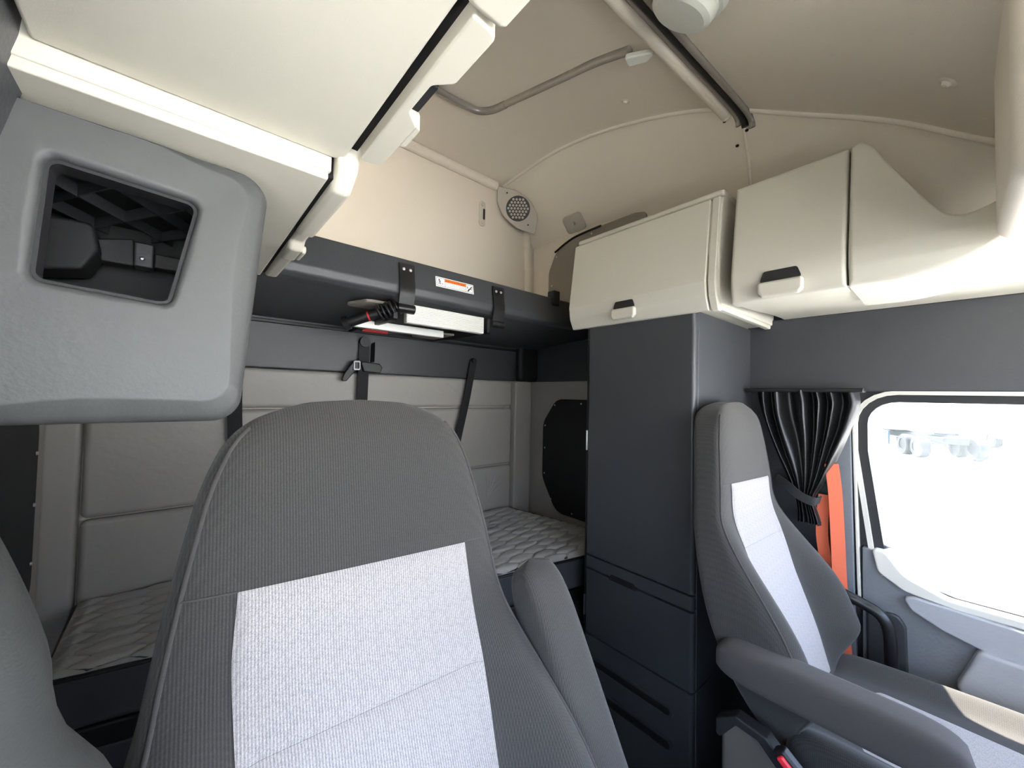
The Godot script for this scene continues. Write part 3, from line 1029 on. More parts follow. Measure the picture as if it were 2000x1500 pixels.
	mb.slab(MB.rpoly(pts([0.90, 0.056, 1.285, 0.056, 1.285, 0.24, 0.90, 0.24]), 0.04, 6), 0.355, 0.05, on_y(1.785), 5)
	solo("console_bolster", mb, M.liner, "pale fabric-covered upright bolster at the front end of the right side locker", "bolster")
	# curtain
	o = thing("cab_curtain", "black pleated satin curtain tied back beside the right seat", "curtain")
	mb = MB.new()
	mb.grid(150, 50, func(u: float, v: float):
		var y := lerpf(1.492, 0.985, v)
		var zl := table([[0.985, -0.405], [1.09, -0.415], [1.14, -0.435], [1.27, -0.49], [1.492, -0.545]], y)
		var zr := table([[0.985, -0.335], [1.09, -0.352], [1.14, -0.328], [1.27, -0.276], [1.40, -0.234], [1.45, -0.222], [1.492, -0.226]], y)
		var amp := 0.010 + 0.014 * smoothstep(1.12, 1.40, y)
		var ph := TAU * (6.0 * u + 0.30 * sin(u * 9.0) + 0.15 * sin(v * 5.0 + u * 4.0))
		return Vector3(1.83 + amp * sin(ph) + 0.02 * (1.0 - absf(u - 0.5) * 2.0) * smoothstep(1.0, 1.2, y) * -1.0, y, lerpf(zl, zr, u)), false, true)
	part("drape", mb, M.satin, o)
	mb = MB.new()
	mb.ribbon(curve([Vector3(1.80, 1.145, -0.47), Vector3(1.785, 1.125, -0.43), Vector3(1.78, 1.095, -0.39), Vector3(1.785, 1.08, -0.35), Vector3(1.82, 1.085, -0.335)], 5), Vector3(0, 1, 0.35), 0.032, 0.004)
	part("tie_band", mb, M.webbing, o)
	mb = MB.new()
	mb.box(Vector3(1.79, 1.485, -0.58), Vector3(1.86, 1.50, -0.21), 0.004)
	part("curtain_track", mb, M.black, o)
	# seat belt
	o = thing("seat_belt", "orange seat belt hanging between the curtain and the door pillar", "seat belt")
	mb = MB.new()
	mb.ribbon(curve([Vector3(1.835, 1.22, -0.305), Vector3(1.835, 1.12, -0.295), Vector3(1.83, 0.95, -0.287), Vector3(1.82, 0.80, -0.28), Vector3(1.80, 0.57, -0.265), Vector3(1.79, 0.45, -0.255)], 6), Vector3(0.5, 0, 1), 0.042, 0.003)
	part("webbing", mb, M.orange, o)
	mb = MB.new()
	mb.ribbon(curve([Vector3(1.85, 1.10, -0.328), Vector3(1.845, 0.95, -0.335), Vector3(1.85, 0.80, -0.315)], 6), Vector3(0.25, 0, 1), 0.036, 0.003)
	part("webbing", mb, M.orange, o)
	# door pillar
	o = struct("trim_1", "grey door pillar trim with a pale edge beside the right window", "trim")
	mb = MB.new()
	mb.slab(MB.rpoly(pts([-0.305, 1.49, -0.257, 1.49, -0.240, 0.36, -0.285, 0.36]), 0.006), 0.035, 0.01, on_x(XR - 0.038))
	part("pillar_cover", mb, M.door, o)
	mb = MB.new()
	mb.slab(MB.rpoly(pts([-0.256, 1.49, -0.247, 1.49, -0.229, 0.72, -0.239, 0.72]), 0.003), 0.03, 0.003, on_x(XR - 0.036))
	part("door_edge", mb, M.sill, o)
	# door
	o = struct("door_1", "right cab door with a dark panel, silver pull trim and an armrest pocket", "door")
	mb = MB.new()
	mb.slab(MB.rpoly(pts([-0.226, 0.93, -0.20, 0.93, -0.185, 0.875, -0.12, 0.815, 0.0, 0.80, 0.80, 0.80, 0.80, 0.15, -0.226, 0.15]), [0.004, 0.02, 0.03, 0.05, 0.1, 0.02, 0.02, 0.01], 4), 0.035, 0.012, on_x(XR - 0.036))
	part("door_panel", mb, M.door, o)
	mb = MB.new()
	mb.slab(MB.rpoly(pts([-0.20, 0.935, -0.165, 0.935, -0.12, 0.87, -0.02, 0.828, 0.75, 0.83, 0.75, 0.803, 0.0, 0.803, -0.12, 0.818, -0.185, 0.86]), [0.01, 0.02, 0.06, 0.08, 0.01, 0.01, 0.05, 0.05, 0.03], 5), 0.05, 0.012, on_x(XR - 0.05))
	part("window_sill", mb, M.sill, o)
	mb = MB.new()
	mb.lathe([Vector2(0.0, 0.030), Vector2(0.007, 0.028), Vector2(0.008, 0.020), Vector2(0.005, 0.014), Vector2(0.007, 0.008), Vector2(0.008, 0.0)], 12, Transform3D(Basis(), Vector3(XR - 0.03, 0.848, -0.172)))
	part("lock_knob", mb, M.metal, o)
	mb = MB.new()
	mb.slab(MB.rpoly(pts([-0.122, 0.802, -0.10, 0.812, 0.80, 0.770, 0.80, 0.665, 0.12, 0.69, -0.036, 0.733, -0.105, 0.768]), [0.012, 0.02, 0.02, 0.02, 0.1, 0.08, 0.03], 5), 0.03, 0.012, on_x(XR - 0.062))
	part("pull_trim", mb, M.door_light, o, "satin silver grey pull trim")
	mb = MB.new()
	mb.slab(MB.rpoly(pts([0.038, 0.715, 0.60, 0.70, 0.60, 0.42, 0.118, 0.535, 0.012, 0.558, -0.008, 0.585]), [0.02, 0.02, 0.02, 0.08, 0.012, 0.02], 5), 0.05, 0.02, on_x(XR - 0.085), 4)
	part("armrest_pocket", mb, M.door_light, o)
	mb = MB.new()
	mb.slab(MB.rpoly(pts([-0.215, 0.72, -0.135, 0.735, -0.115, 0.70, -0.105, 0.30, -0.215, 0.30]), [0.02, 0.05, 0.03, 0.02, 0.02], 5), 0.02, 0.008, on_x(XR - 0.048))
	part("handle_recess", mb, M.dark, o)
	mb = MB.new()
	mb.tube(curve([Vector3(1.86, 0.785, -0.33), Vector3(1.80, 0.775, -0.27), Vector3(1.80, 0.757, -0.21), Vector3(1.80, 0.737, -0.17), Vector3(1.80, 0.685, -0.150), Vector3(1.80, 0.554, -0.147), Vector3(1.80, 0.40, -0.145), Vector3(1.85, 0.36, -0.145)], 6), 0.018, 14)
	solo("grab_handle", mb, M.satin, "curved black tubular grab handle between the right seat and the door", "handle")

func left_side() -> void:
	var o: Node3D
	var mb: MB
	# cabinet over the left door, close above the viewer
	o = thing("overhead_cabinet", "cream side locker close overhead at the upper left, nearest to the viewer", "cabinet", Vector3.ZERO, "cream overhead lockers")
	mb = MB.new()
	mb.slab(MB.rpoly(pts([-0.611, 1.80, -0.611, 2.10, -0.35, 2.08, -0.10, 1.92, 0.385, 1.84, 0.385, 1.80]), [0.005, 0.01, 0.02, 0.02, 0.01, 0.005], 4), 0.304, 0.004, on_x(-0.128))
	part("body", mb, M.cream, o)
	mb = MB.new()
	mb.slab(MB.rpoly(pts([0.191, -0.580, 0.219, -0.578, 0.222, -0.555, 0.222, -0.458, 0.203, -0.438, 0.203, -0.385, 0.222, -0.365, 0.222, -0.288, 0.191, -0.285]), [0.004, 0.012, 0.02, 0.009, 0.009, 0.009, 0.009, 0.010, 0.004], 5), 0.32, 0.003, on_y(1.796))
	var dn := part("door", mb, M.cream, o)
	mb = MB.new()
	mb.slab(MB.rpoly(pts([0.2035, -0.437, 0.213, -0.437, 0.213, -0.386, 0.2035, -0.386]), 0.002), 0.05, 0.001, on_y(1.800))
	part("handle_recess", mb, M.rubber, dn)
	mb = MB.new()
	mb.slab(MB.rpoly(pts([0.2225, -0.515, 0.230, -0.507, 0.230, -0.465, 0.2225, -0.457]), [0.002, 0.006, 0.006, 0.002], 4), 0.022, 0.003, on_y(1.798))
	part("handle_lip", mb, M.cream, dn)
	var lip: Array
	mb = MB.new()
	mb.box(Vector3(0.177, 1.793, -0.281), Vector3(0.222, 2.05, 0.10), 0.008)
	part("fixed_end", mb, M.cream, o)
	mb = MB.new()
	mb.box(Vector3(0.175, 1.815, -0.60), Vector3(0.191, 2.06, -0.27), 0.0)
	part("shadow_gap", mb, M.gap, o)
	# cabinet over the left closet
	o = thing("overhead_cabinet", "cream locker above the dark cubby panel, behind the nearest left locker", "cabinet", Vector3.ZERO, "cream overhead lockers")
	mb = MB.new()
	mb.slab(MB.rpoly(pts([XL + 0.004, 1.768, 0.158, 1.768, 0.158, 2.14, XL + 0.004, 2.14]), [0.004, 0.004, 0.02, 0.01], 4), 0.65, 0.006, on_z(-1.265))
	part("body", mb, M.cream, o)
	mb = MB.new()
	mb.box(Vector3(XL + 0.004, 1.780, -0.622), Vector3(0.161, 2.135, -0.612), 0.002)
	part("front_panel", mb, M.cream, o)
	mb = MB.new()
	mb.box(Vector3(0.150, 1.775, -1.25), Vector3(0.1665, 2.12, -0.622), 0.0)
	part("shadow_gap", mb, M.gap, o)
	mb = MB.new()
	lip = MB.rpoly(pts([-1.262, 2.12, -1.262, 1.768, -1.06, 1.766, -1.03, 1.758, -0.95, 1.758, -0.93, 1.774, -0.88, 1.774, -0.86, 1.762, -0.636, 1.762, -0.600, 1.785, -0.590, 1.82, -0.590, 2.12]), [0.01, 0.01, 0.02, 0.02, 0.02, 0.02, 0.02, 0.02, 0.02, 0.02, 0.02, 0.01], 4)
	mb.slab(lip, 0.032, 0.009, on_x(0.166))
	dn = part("door", mb, M.cream, o)
	mb = MB.new()
	mb.slab(MB.rpoly(rect(-1.02, 1.757, -0.95, 1.775), 0.008), 0.010, 0.004, on_x(0.194))
	part("handle_lip", mb, M.cream, dn)
	# dark panel with the open cubby
	o = thing("cubby_panel", "dark grey panel with an open cubby hanging under the left locker", "panel")
	var outer := MB.rpoly(pts([XL + 0.004, 1.766, 0.0935, 1.766, 0.066, 1.404, XL + 0.004, 1.404]), [0.01, 0.035, 0.036, 0.02], 8)
	var hole := MB.rpoly(pts([-0.124, 1.709, 0.012, 1.699, -0.0135, 1.556, -0.131, 1.566]), 0.013, 6)
	var c := Vector2(-0.062, 1.634)
	var an := angles_of([outer, hole], c)
	var so := star(outer, c, an)
	var si := star(hole, c, an)
	mb = MB.new()
	var n := an.size()
	# [0: at the hole, 1: at the rim; metres in from there; z]
	var prof := [[0, 0.0, -0.70], [0, 0.0, -0.668], [0, 0.003, -0.662], [0, 0.009, -0.6595], [1, 0.034, -0.6585], [1, 0.030, -0.6592], [1, 0.012, -0.668], [1, 0.005, -0.675], [1, 0.001, -0.684], [1, 0.0, -0.70], [1, 0.0, -0.98]]
	mb.grid(n, prof.size() - 1, func(u: float, v: float):
		var i := int(round(u * n)) % n
		var r: Array = prof[int(round(v * (prof.size() - 1)))]
		var d: Vector2 = (so[i] - c).normalized()
		var q: Vector2 = si[i] + d * r[1] if r[0] == 0 else so[i] - d * r[1] * lerpf(0.25, 1.0, smoothstep(-0.5, 0.5, d.x - d.y * 0.6))
		return Vector3(q.x, q.y, r[2]), true, false)
	part("face", mb, M.grey, o)
	mb = MB.new()
	ring(mb, MB.rpoly(rect(XL + 0.006, 1.41, 0.062, 1.76), 0.01), MB.rpoly(rect(-0.30, 1.45, 0.03, 1.735), 0.01), c, 0.01, on_z(-0.985))
	part("rear_frame", mb, M.void, o)
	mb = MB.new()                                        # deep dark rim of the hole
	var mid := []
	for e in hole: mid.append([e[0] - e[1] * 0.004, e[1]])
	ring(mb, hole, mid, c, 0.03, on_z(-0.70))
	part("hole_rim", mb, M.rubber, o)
	# inside of the cubby: shell, crossing ribs, moulded duct, bracket with a screw
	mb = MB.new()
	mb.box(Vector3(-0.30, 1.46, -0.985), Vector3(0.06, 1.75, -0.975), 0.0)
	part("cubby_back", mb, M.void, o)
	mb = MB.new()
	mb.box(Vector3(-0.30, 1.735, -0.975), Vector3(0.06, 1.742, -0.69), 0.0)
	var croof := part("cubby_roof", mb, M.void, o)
	for fam in [-1.0, 1.0]:
		for k in range(-3, 5):
			# diagonals through (x, z) = (-0.077 + 0.084 k, -0.735), running dx 0.042 : dz 0.0715
			var x0 := -0.077 + 0.084 * k
			var pa := Vector2(x0 - fam * 0.026, -0.695)
			var pb := Vector2(x0 + fam * 0.140, -0.975)
			if fam > 0 and pb.x < -0.28 or pa.x > 0.25: continue
			var lo := -0.29
			var hi := 0.055
			var dd := pb - pa
			var ta := clampf(((lo if dd.x > 0 else hi) - pa.x) / dd.x, 0, 1)
			var tb := clampf(((hi if dd.x > 0 else lo) - pa.x) / dd.x, 0, 1)
			if tb - ta < 0.05: continue
			var qa := pa + dd * ta
			var qb := pa + dd * tb
			mb = MB.new()
			mb.ribbon([Vector3(qa.x, 1.7265, qa.y), Vector3(qb.x, 1.7265, qb.y)], Vector3(0, 1, 0), 0.018, 0.0025)
			part("rib", mb, M.dark, croof)
	mb = MB.new()
	mb.slab(MB.rpoly(pts([-0.28, 1.60, -0.12, 1.63, -0.104, 1.665, -0.112, 1.706, -0.28, 1.700]), 0.010), 0.07, 0.012, on_z(-0.95), 4)
	part("duct", mb, M.rubber, o)
	mb = MB.new()
	mb.slab(MB.rpoly(pts([-0.105, 1.655, -0.066, 1.655, -0.068, 1.702, -0.112, 1.690]), 0.004), 0.03, 0.006, on_z(-0.94))
	part("duct", mb, M.rubber, o)
	mb = MB.new()
	mb.slab(MB.rpoly(rect(-0.066, 1.653, -0.042, 1.694), 0.003), 0.03, 0.003, on_z(-0.925))
	var bk := part("bracket", mb, M.dark, o)
	mb = MB.new()
	mb.lathe([Vector2(0, 0.003), Vector2(0.003, 0.002), Vector2(0.004, -0.002)], 8, Transform3D(Basis(Vector3(1, 0, 0), Vector3(0, 0, 1), Vector3(0, -1, 0)), Vector3(-0.056, 1.667, -0.894)))
	part("screw", mb, M.metal, bk)
	mb = MB.new()
	mb.box(Vector3(-0.042, 1.657, -0.925), Vector3(0.05, 1.682, -0.905), 0.003)
	part("crossbar", mb, M.rubber, o)
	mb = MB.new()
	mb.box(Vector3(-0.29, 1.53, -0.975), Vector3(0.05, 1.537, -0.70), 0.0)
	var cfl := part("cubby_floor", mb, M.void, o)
	for b in [[-0.20, 0.04], [0.03, -0.22]]:
		mb = MB.new()
		mb.ribbon([Vector3(b[0], 1.541, -0.72), Vector3(b[1], 1.541, -0.96)], Vector3(0, 1, 0), 0.010, 0.003)
		part("rib", mb, M.void, cfl)
	# grey padded trim low at the left edge
	mb = MB.new()
	mb.grid(28, 80, func(u: float, v: float):
		var y := lerpf(1.43, 0.0, v)
		var top := sqrt(clampf((1.43 - y) / 0.07, 0.0, 1.0))
		var xr := table([[0.72, 0.02], [1.0, -0.005], [1.10, -0.02], [1.153, -0.040], [1.174, -0.054], [1.20, -0.063], [1.24, -0.067], [1.284, -0.078], [1.334, -0.094], [1.42, -0.125]], y)
		var r := 0.10
		var a := TAU * u
		return Vector3(xr - r + r * top * cos(a) + 0.004 * sin(y * 26.0) * maxf(0.0, sin(a)), y, -0.45 + 0.075 * top * sin(a)), true, false)
	solo("pillar_pad", mb, M.pad, "soft grey padded trim at the lower left beside the near seat", "trim pad")

# ------------------------------------------------------------------ seats
const HW := [[0.45, 0.22], [0.54, 0.225], [0.60, 0.255], [0.66, 0.287], [0.72, 0.306], [0.80, 0.312], [0.88, 0.303], [0.96, 0.286], [1.05, 0.264], [1.10, 0.256], [1.16, 0.246], [1.25, 0.228], [1.32, 0.211], [1.35, 0.200], [1.38, 0.185], [1.405, 0.162], [1.42, 0.138], [1.433, 0.100], [1.440, 0.06], [1.443, 0.0]]
const ZF := [[0.45, 0.24], [0.60, 0.185], [0.70, 0.15], [0.80, 0.11], [0.90, 0.07], [1.0, 0.032], [1.05, 0.016], [1.19, 0.0], [1.30, -0.012], [1.41, -0.032], [1.443, -0.048]]
func seat_front(x: float, y: float) -> float:
	var hw := table(HW, y)
	var t := seat_thick(y)
	var q := clampf(absf(x) / maxf(hw, 0.001), 0, 1)
	return table(ZF, y) - t * 0.5 + t * 0.5 * pow(maxf(1.0 - pow(q, 6.0), 0.0), 1.0 / 6.0) + seat_wing(y) * smoothstep(0.52, 0.88, q) * pow(maxf(1.0 - pow(q, 6.0), 0.0), 1.0 / 6.0)
func seat_thick(y: float) -> float:
	var t := lerpf(0.13, 0.098, smoothstep(0.8, 1.15, y))
	if y > 1.38: t *= sqrt(maxf(1.0 - pow((y - 1.38) / 0.066, 2.0), 0.04))
	return t
func seat_wing(y: float) -> float:
	return 0.115 * smoothstep(1.12, 0.80, y) * smoothstep(0.56, 0.72, y)

func backrest() -> MB:
	var mb := MB.new()
	mb.grid(144, 100, func(u: float, v: float):
		var y := lerpf(0.46, 1.443, 1.0 - pow(1.0 - v, 1.8))
		var a := TAU * u
		var hw := table(HW, y)
		var t := seat_thick(y)
		var cx := signf(cos(a)) * pow(absf(cos(a)), 1.0 / 3.0)
		var sz := signf(sin(a)) * pow(absf(sin(a)), 1.0 / 3.0)
		var x := hw * cx
		var w := seat_wing(y) * smoothstep(0.52, 0.88, absf(cx)) * clampf(sz, 0, 1)
		return Vector3(x, y, table(ZF, y) - t * 0.5 + sz * t * 0.5 + w), true, true)
	return mb

func insert_patch(y0: float, y1: float, tilt: float, wtab: Array) -> MB:
	var mb := MB.new()
	mb.grid(60, 40, func(u: float, v: float):
		var s := u * 2.0 - 1.0
		var yc := lerpf(y0, y1, v)
		var w := table(wtab, yc)
		var x := s * w
		var y := yc + tilt * x
		var e := minf(minf(u, 1 - u) * 2.0 * w, minf(v, 1 - v) * (y1 - y0))
		var lift := 0.0018 + 0.0045 * sqrt(clampf(e / 0.014, 0, 1))
		return Vector3(x, y, seat_front(x, y) + lift), false, false)
	return mb

func make_seat(called: String, label: String, at: Vector3, recline: float, yaw: float, arm_up: bool, group: String) -> Node3D:
	var o := thing(called, label, "seat", at, group)
	o.rotation.y = yaw
	var back := Node3D.new()                             # turns about the hinge by the recline
	back.name = "back_group"
	var xf := Transform3D(Basis(Vector3(1, 0, 0), -recline), Vector3.ZERO)
	var piv := Vector3(0, 1.19, 0)
	xf = Transform3D(xf.basis, piv - xf.basis * piv)
	back.free()
	var p := part("backrest", backrest(), M.fabric, o)
	p.transform = xf
	var wt := [[0.60, 0.125], [0.70, 0.145], [0.90, 0.168], [1.03, 0.176], [1.10, 0.178], [1.19, 0.173]]
	part("upper_insert", insert_patch(0.993, 1.182, -0.045, wt), M.insert, p, "light heather grey woven insert")
	part("lower_insert", insert_patch(0.60, 0.9927, -0.045, wt), M.insert, p, "light heather grey woven insert")
	for s in [-1.0, 1.0]:
		var line := []
		for k in 60:
			var y := lerpf(0.55, 1.40, k / 59.0)
			var x: float = s * table(HW, y) * 0.955
			line.append(Vector3(x, y, seat_front(x, y) + 0.0005))
		var mb := MB.new()
		mb.tube(line, 0.0028, 8)
		part("piping", mb, M.plush, p)
		mb = MB.new()
		var seam := []
		for k in 10:
			var x2: float = s * lerpf(0.172, table(HW, 1.18) * 0.95, k / 9.0)
			seam.append(Vector3(x2, 1.182 - 0.045 * x2, seat_front(x2, 1.182) - 0.0002))
		mb.tube(seam, 0.0016, 6)
		part("seam", mb, M.plush, p)
	# cushion
	var cu := MB.new()
	cu.grid(72, 60, func(u: float, v: float):
		var z := lerpf(-0.02, 0.56, v)
		var a := TAU * u
		var hw := 0.26 + 0.012 * sin(v * PI)
		var sx := signf(cos(a)) * pow(absf(cos(a)), 1.0 / 3.0)
		var sy := signf(sin(a)) * pow(absf(sin(a)), 1.0 / 3.0)
		var endr := pow(maxf(1.0 - pow(absf(v * 2.0 - 1.0), 10.0), 0.0), 0.5)
		var y := 0.51 + sy * 0.075 * endr + (0.045 * smoothstep(0.60, 0.95, absf(sx)) * maxf(sy, 0.0)) * endr + 0.03 * v
		return Vector3(hw * sx * lerpf(0.9, 1.0, endr), y, z + 0.17), true, false)
	part("cushion", cu, M.fabric, o)
	cu = MB.new()
	cu.grid(24, 24, func(u: float, v: float):
		var s := u * 2.0 - 1.0
		var e := minf(minf(u, 1 - u), minf(v, 1 - v))
		var z := lerpf(0.10, 0.50, v)
		return Vector3(lerpf(-0.215, lerpf(0.15, 0.08, v), u), 0.587 + 0.03 * v + 0.006 * sqrt(clampf(e / 0.06, 0, 1)) - 0.002, z + 0.17), false, true)
	part("cushion_insert", cu, M.insert, o, "light heather grey cushion insert")
	# side valance, base
	var va := MB.new()
	va.slab(MB.rpoly(pts([0.03, 0.25, 0.03, 0.56, 0.06, 0.60, 0.13, 0.59, 0.19, 0.53, 0.30, 0.44, 0.62, 0.42, 0.62, 0.30]), [0.02, 0.03, 0.03, 0.05, 0.05, 0.05, 0.03, 0.02], 5), 0.035, 0.012, on_x(-0.325), 4)
	part("side_valance", va, M.taupe, o, "taupe plastic side valance")
	va = MB.new()
	va.slab(MB.rpoly(pts([0.02, 0.52, 0.02, 0.58, 0.07, 0.615, 0.14, 0.605, 0.21, 0.54, 0.215, 0.51, 0.19, 0.52, 0.12, 0.585, 0.07, 0.59]), 0.008, 4), 0.04, 0.01, on_x(-0.335), 3)
	part("valance_rim", va, M.rubber, o)
	va = MB.new()
	va.box(Vector3(-0.23, 0.0, 0.18), Vector3(0.23, 0.20, 0.66), 0.03, 3)
	part("pedestal", va, M.black, o)
	va = MB.new()
	va.box(Vector3(-0.27, 0.20, 0.12), Vector3(0.27, 0.44, 0.70), 0.03, 3)
	part("suspension_cover", va, M.rubber, o)
	return o

# a padded arm swept from a to b; w and h are half width and half height
func arm(a: Vector3, b: Vector3, side: Vector3, w: float, h: float) -> MB:
	var mb := MB.new()
	var d := (b - a)
	var up := side.cross(d.normalized()).normalized()
	mb.grid(40, 40, func(u: float, v: float):
		var q := absf(v * 2.0 - 1.0)
		var e := pow(maxf(1.0 - pow(q, 7.0), 0.0), 0.5)
		var ang := TAU * u
		var sx := signf(cos(ang)) * pow(absf(cos(ang)), 0.42)
		var sy := signf(sin(ang)) * pow(absf(sin(ang)), 0.42)
		return a + d * v + side * sx * w * lerpf(0.45, 1.0, e) * (0.001 if e < 0.01 else 1.0) + up * sy * h * e, true, true)
	return mb

func seats() -> void:
	var near := make_seat("captain_chair", "grey cloth high-back seat in front of the viewer with its armrest folded up", Vector3(0.238, 0, -0.605), deg_to_rad(6.0), 0.0, true, "cab seats")
	part("armrest", arm(Vector3(0.315, 1.115, 0.03), Vector3(0.37, 0.62, 0.24), Vector3(1, 0.1, 0).normalized(), 0.05, 0.045), M.fabric, near)
	var far := make_seat("captain_chair", "grey cloth high-back seat by the right window with its armrest down", Vector3(1.473, 0, -0.458), 0.0, 0.0, false, "cab seats")
	part("armrest", arm(Vector3(-0.330, 0.765, 0.02), Vector3(-0.305, 0.757, 0.478), Vector3(1, 0, 0), 0.045, 0.048), M.plush, far, "plush charcoal armrest")
	var mb := MB.new()
	mb.slab(MB.rpoly(pts([0.155, 0.600, 0.180, 0.618, 0.33, 0.50, 0.305, 0.475]), 0.008), 0.03, 0.008, on_x(-0.36))
	var bk := part("buckle", mb, M.black, far)
	mb = MB.new()
	mb.slab(MB.rpoly(pts([0.168, 0.597, 0.180, 0.608, 0.31, 0.505, 0.297, 0.492]), 0.005), 0.012, 0.004, on_x(-0.368))
	part("release_button", mb, M.buckle_red, bk, "red release button")
	for k in 2:
		mb = MB.new()
		mb.tube(curve([Vector3(0.22 + 0.02 * k, 0.62, 0.08), Vector3(0.27 + 0.02 * k, 0.60, 0.13), Vector3(0.30 + 0.02 * k, 0.54, 0.18)], 5), 0.008, 10)
		part("tether", mb, M.satin, far)

func roof_fittings() -> void:
	var o: Node3D
	var mb: MB
	# sleeper dome lamp, behind the left lockers
	o = thing("dome_lamp", "round warm dome lamp on the sleeper roof behind the left lockers", "lamp")
	var at := Vector3(0.02, 2.79, -1.25)
	mb = MB.new()
	mb.lathe([Vector2(0.0, 0.03), Vector2(0.075, 0.03), Vector2(0.09, 0.0)], 24, Transform3D(Basis(), at))
	part("base", mb, M.cream, o)
	mb = MB.new()
	mb.lathe([Vector2(0.08, 0.0), Vector2(0.07, -0.018), Vector2(0.04, -0.030), Vector2(0.0, -0.034)], 24, Transform3D(Basis(), at))
	var glow := plain(Color(0.95, 0.93, 0.88), 0.4)
	glow.emission_enabled = true
	glow.emission = Color(1.0, 0.93, 0.80)
	glow.emission_energy_multiplier = 0.5
	part("lens", mb, glow, o)
	var lamp := SpotLight3D.new()
	lamp.name = "lamp_light"
	lamp.look_at_from_position(at + Vector3(0.0, -0.06, 0.0), Vector3(0.62, 2.26, -2.0), Vector3.UP)
	lamp.light_color = Color(1.0, 0.95, 0.88)
	lamp.light_energy = 0.18
	lamp.light_size = 0.06
	lamp.spot_range = 6.0
	lamp.spot_attenuation = 2.0
	lamp.spot_angle = 44.0
	lamp.spot_angle_attenuation = 0.8
	lamp.shadow_enabled = true
	o.add_child(lamp)
	# cross rail
	o = struct("trim_2", "dark channelled rail across the roof beside the round vent", "rail")
	var zr := -0.53
	var yr := roof_y(zr)
	for r in [[-0.035, -0.016, M.clear_trim, "channel_lip"], [-0.014, 0.010, M.rubber, "channel"], [0.012, 0.034, M.clear_trim, "channel_lip"], [-0.085, -0.038, M.liner, "liner_strip"]]:
		mb = MB.new()
		var za: float = zr + r[0]
		var zb: float = zr + r[1]
		var zc := (za + zb) * 0.5
		var run := []
		for x in [0.0, 0.4, 0.8, 1.2, 1.58, 1.605 if r[3] == "liner_strip" else 1.635]:
			var z: float = zc - 0.075 * (1.63 - x)
			run.append(Vector3(x, roof_y(z) - 0.010 - maxf(0.0, x - 1.6) * 1.1, z))
		mb.tube(curve(run, 5), (zb - za) * 0.5, 12)
		part(r[3], mb, r[2], o)
	for p in [[1.635, 2.578, -0.607], [1.702, 2.495, -0.582], [1.655, 2.512, -0.532]]:
		mb = MB.new()
		mb.lathe([Vector2(0, 0.004), Vector2(0.006, 0.002), Vector2(0.007, -0.003)], 8, Transform3D(Basis(Vector3(1, 0, 0), Vector3(0, -1, 0), Vector3(0, 0, -1)), Vector3(p[0], p[1], p[2])))
		part("screw", mb, M.black, o)
	mb = MB.new()
	mb.tube(curve([Vector3(1.636, 2.537, -0.538), Vector3(1.722, 2.457, -0.551), Vector3(1.80, 2.376, -0.564), Vector3(1.87, 2.29, -0.575)], 5), 0.006, 8)
	part("liner_seam", mb, M.liner, o)
	# round vent
	o = thing("roof_vent", "round white roof vent beside the roof rail", "vent")
	var n := Vector3(0, -1, -0.62).normalized()
	var ax := Transform3D(Basis(Vector3(1, 0, 0), n, Vector3(1, 0, 0).cross(n)), Vector3(0.965, roof_y(-0.44) + 0.012, -0.435)).scaled_local(Vector3(0.80, 0.95, 0.80))
	mb = MB.new()
	mb.lathe([Vector2(0.0, 0.078), Vector2(0.085, 0.075), Vector2(0.100, 0.066), Vector2(0.107, 0.045), Vector2(0.110, 0.0)], 48, ax)
	part("cap", mb, M.lens, o)
	mb = MB.new()
	mb.lathe([Vector2(0.105, 0.034), Vector2(0.119, 0.032), Vector2(0.128, 0.018), Vector2(0.132, -0.01)], 48, ax)
	part("flange", mb, M.lens, o)
	# hatch trim
	o = thing("roof_hatch_trim", "clear glossy trim strip bent round the corner of the roof hatch", "trim")
	var path := [Vector3(0.30, 0, -1.56), Vector3(0.85, 0, -1.56), Vector3(1.0, 0, -1.55), Vector3(1.07, 0, -1.535), Vector3(1.115, 0, -1.48), Vector3(1.132, 0, -1.40), Vector3(1.158, 0, -1.085), Vector3(1.149, 0, -0.893), Vector3(1.145, 0, -0.735)]
	for k in path.size(): path[k].y = roof_y(path[k].z) - 0.010
	mb = MB.new()
	mb.tube(curve(path.slice(0, 6), 6), 0.017, 12)
	part("corner_strip", mb, M.clear_trim, o)
	mb = MB.new()
	mb.tube(curve(path.slice(5), 6), 0.015, 12)
	part("straight_strip", mb, M.clear_trim, o)
	mb = MB.new()
	mb.slab(MB.rpoly(pts([1.125, -0.745, 1.17, -0.755, 1.20, -0.70, 1.185, -0.655, 1.155, -0.70]), 0.01), 0.02, 0.006, on_y(roof_y(-0.70) - 0.03))
	part("end_clip", mb, M.lens, o)
	# buttons of the headliner
	for p in [[1.43, -0.936], [1.344, -0.008]]:
		var bn := Vector3(0, -0.02, roof_y(p[1] + 0.01) - roof_y(p[1] - 0.01)).normalized()
		mb = MB.new()
		mb.lathe([Vector2(0, 0.010), Vector2(0.007, 0.008), Vector2(0.011, 0.002), Vector2(0.026, -0.003)], 20, Transform3D(Basis(Vector3(1, 0, 0), bn, Vector3(1, 0, 0).cross(bn)), Vector3(p[0], roof_y(p[1]) - 0.001, p[1])))
		solo("liner_button", mb, M.liner, "fabric-covered liner button on the headliner near the rail's right end" if p[1] < -0.5 else "fabric-covered liner button on the headliner above the side locker's low end", "button", "headliner buttons")
	# speaker in the corner
	o = thing("corner_speaker", "leaf-shaped grey speaker plate in the upper back corner", "speaker")
	var sc := Vector3(1.665, 2.69, -1.905)
	var nz := Vector3(-0.62, -0.22, 0.75).normalized()
	var sx := Vector3.UP.cross(nz).normalized()
	var sy := nz.cross(sx)
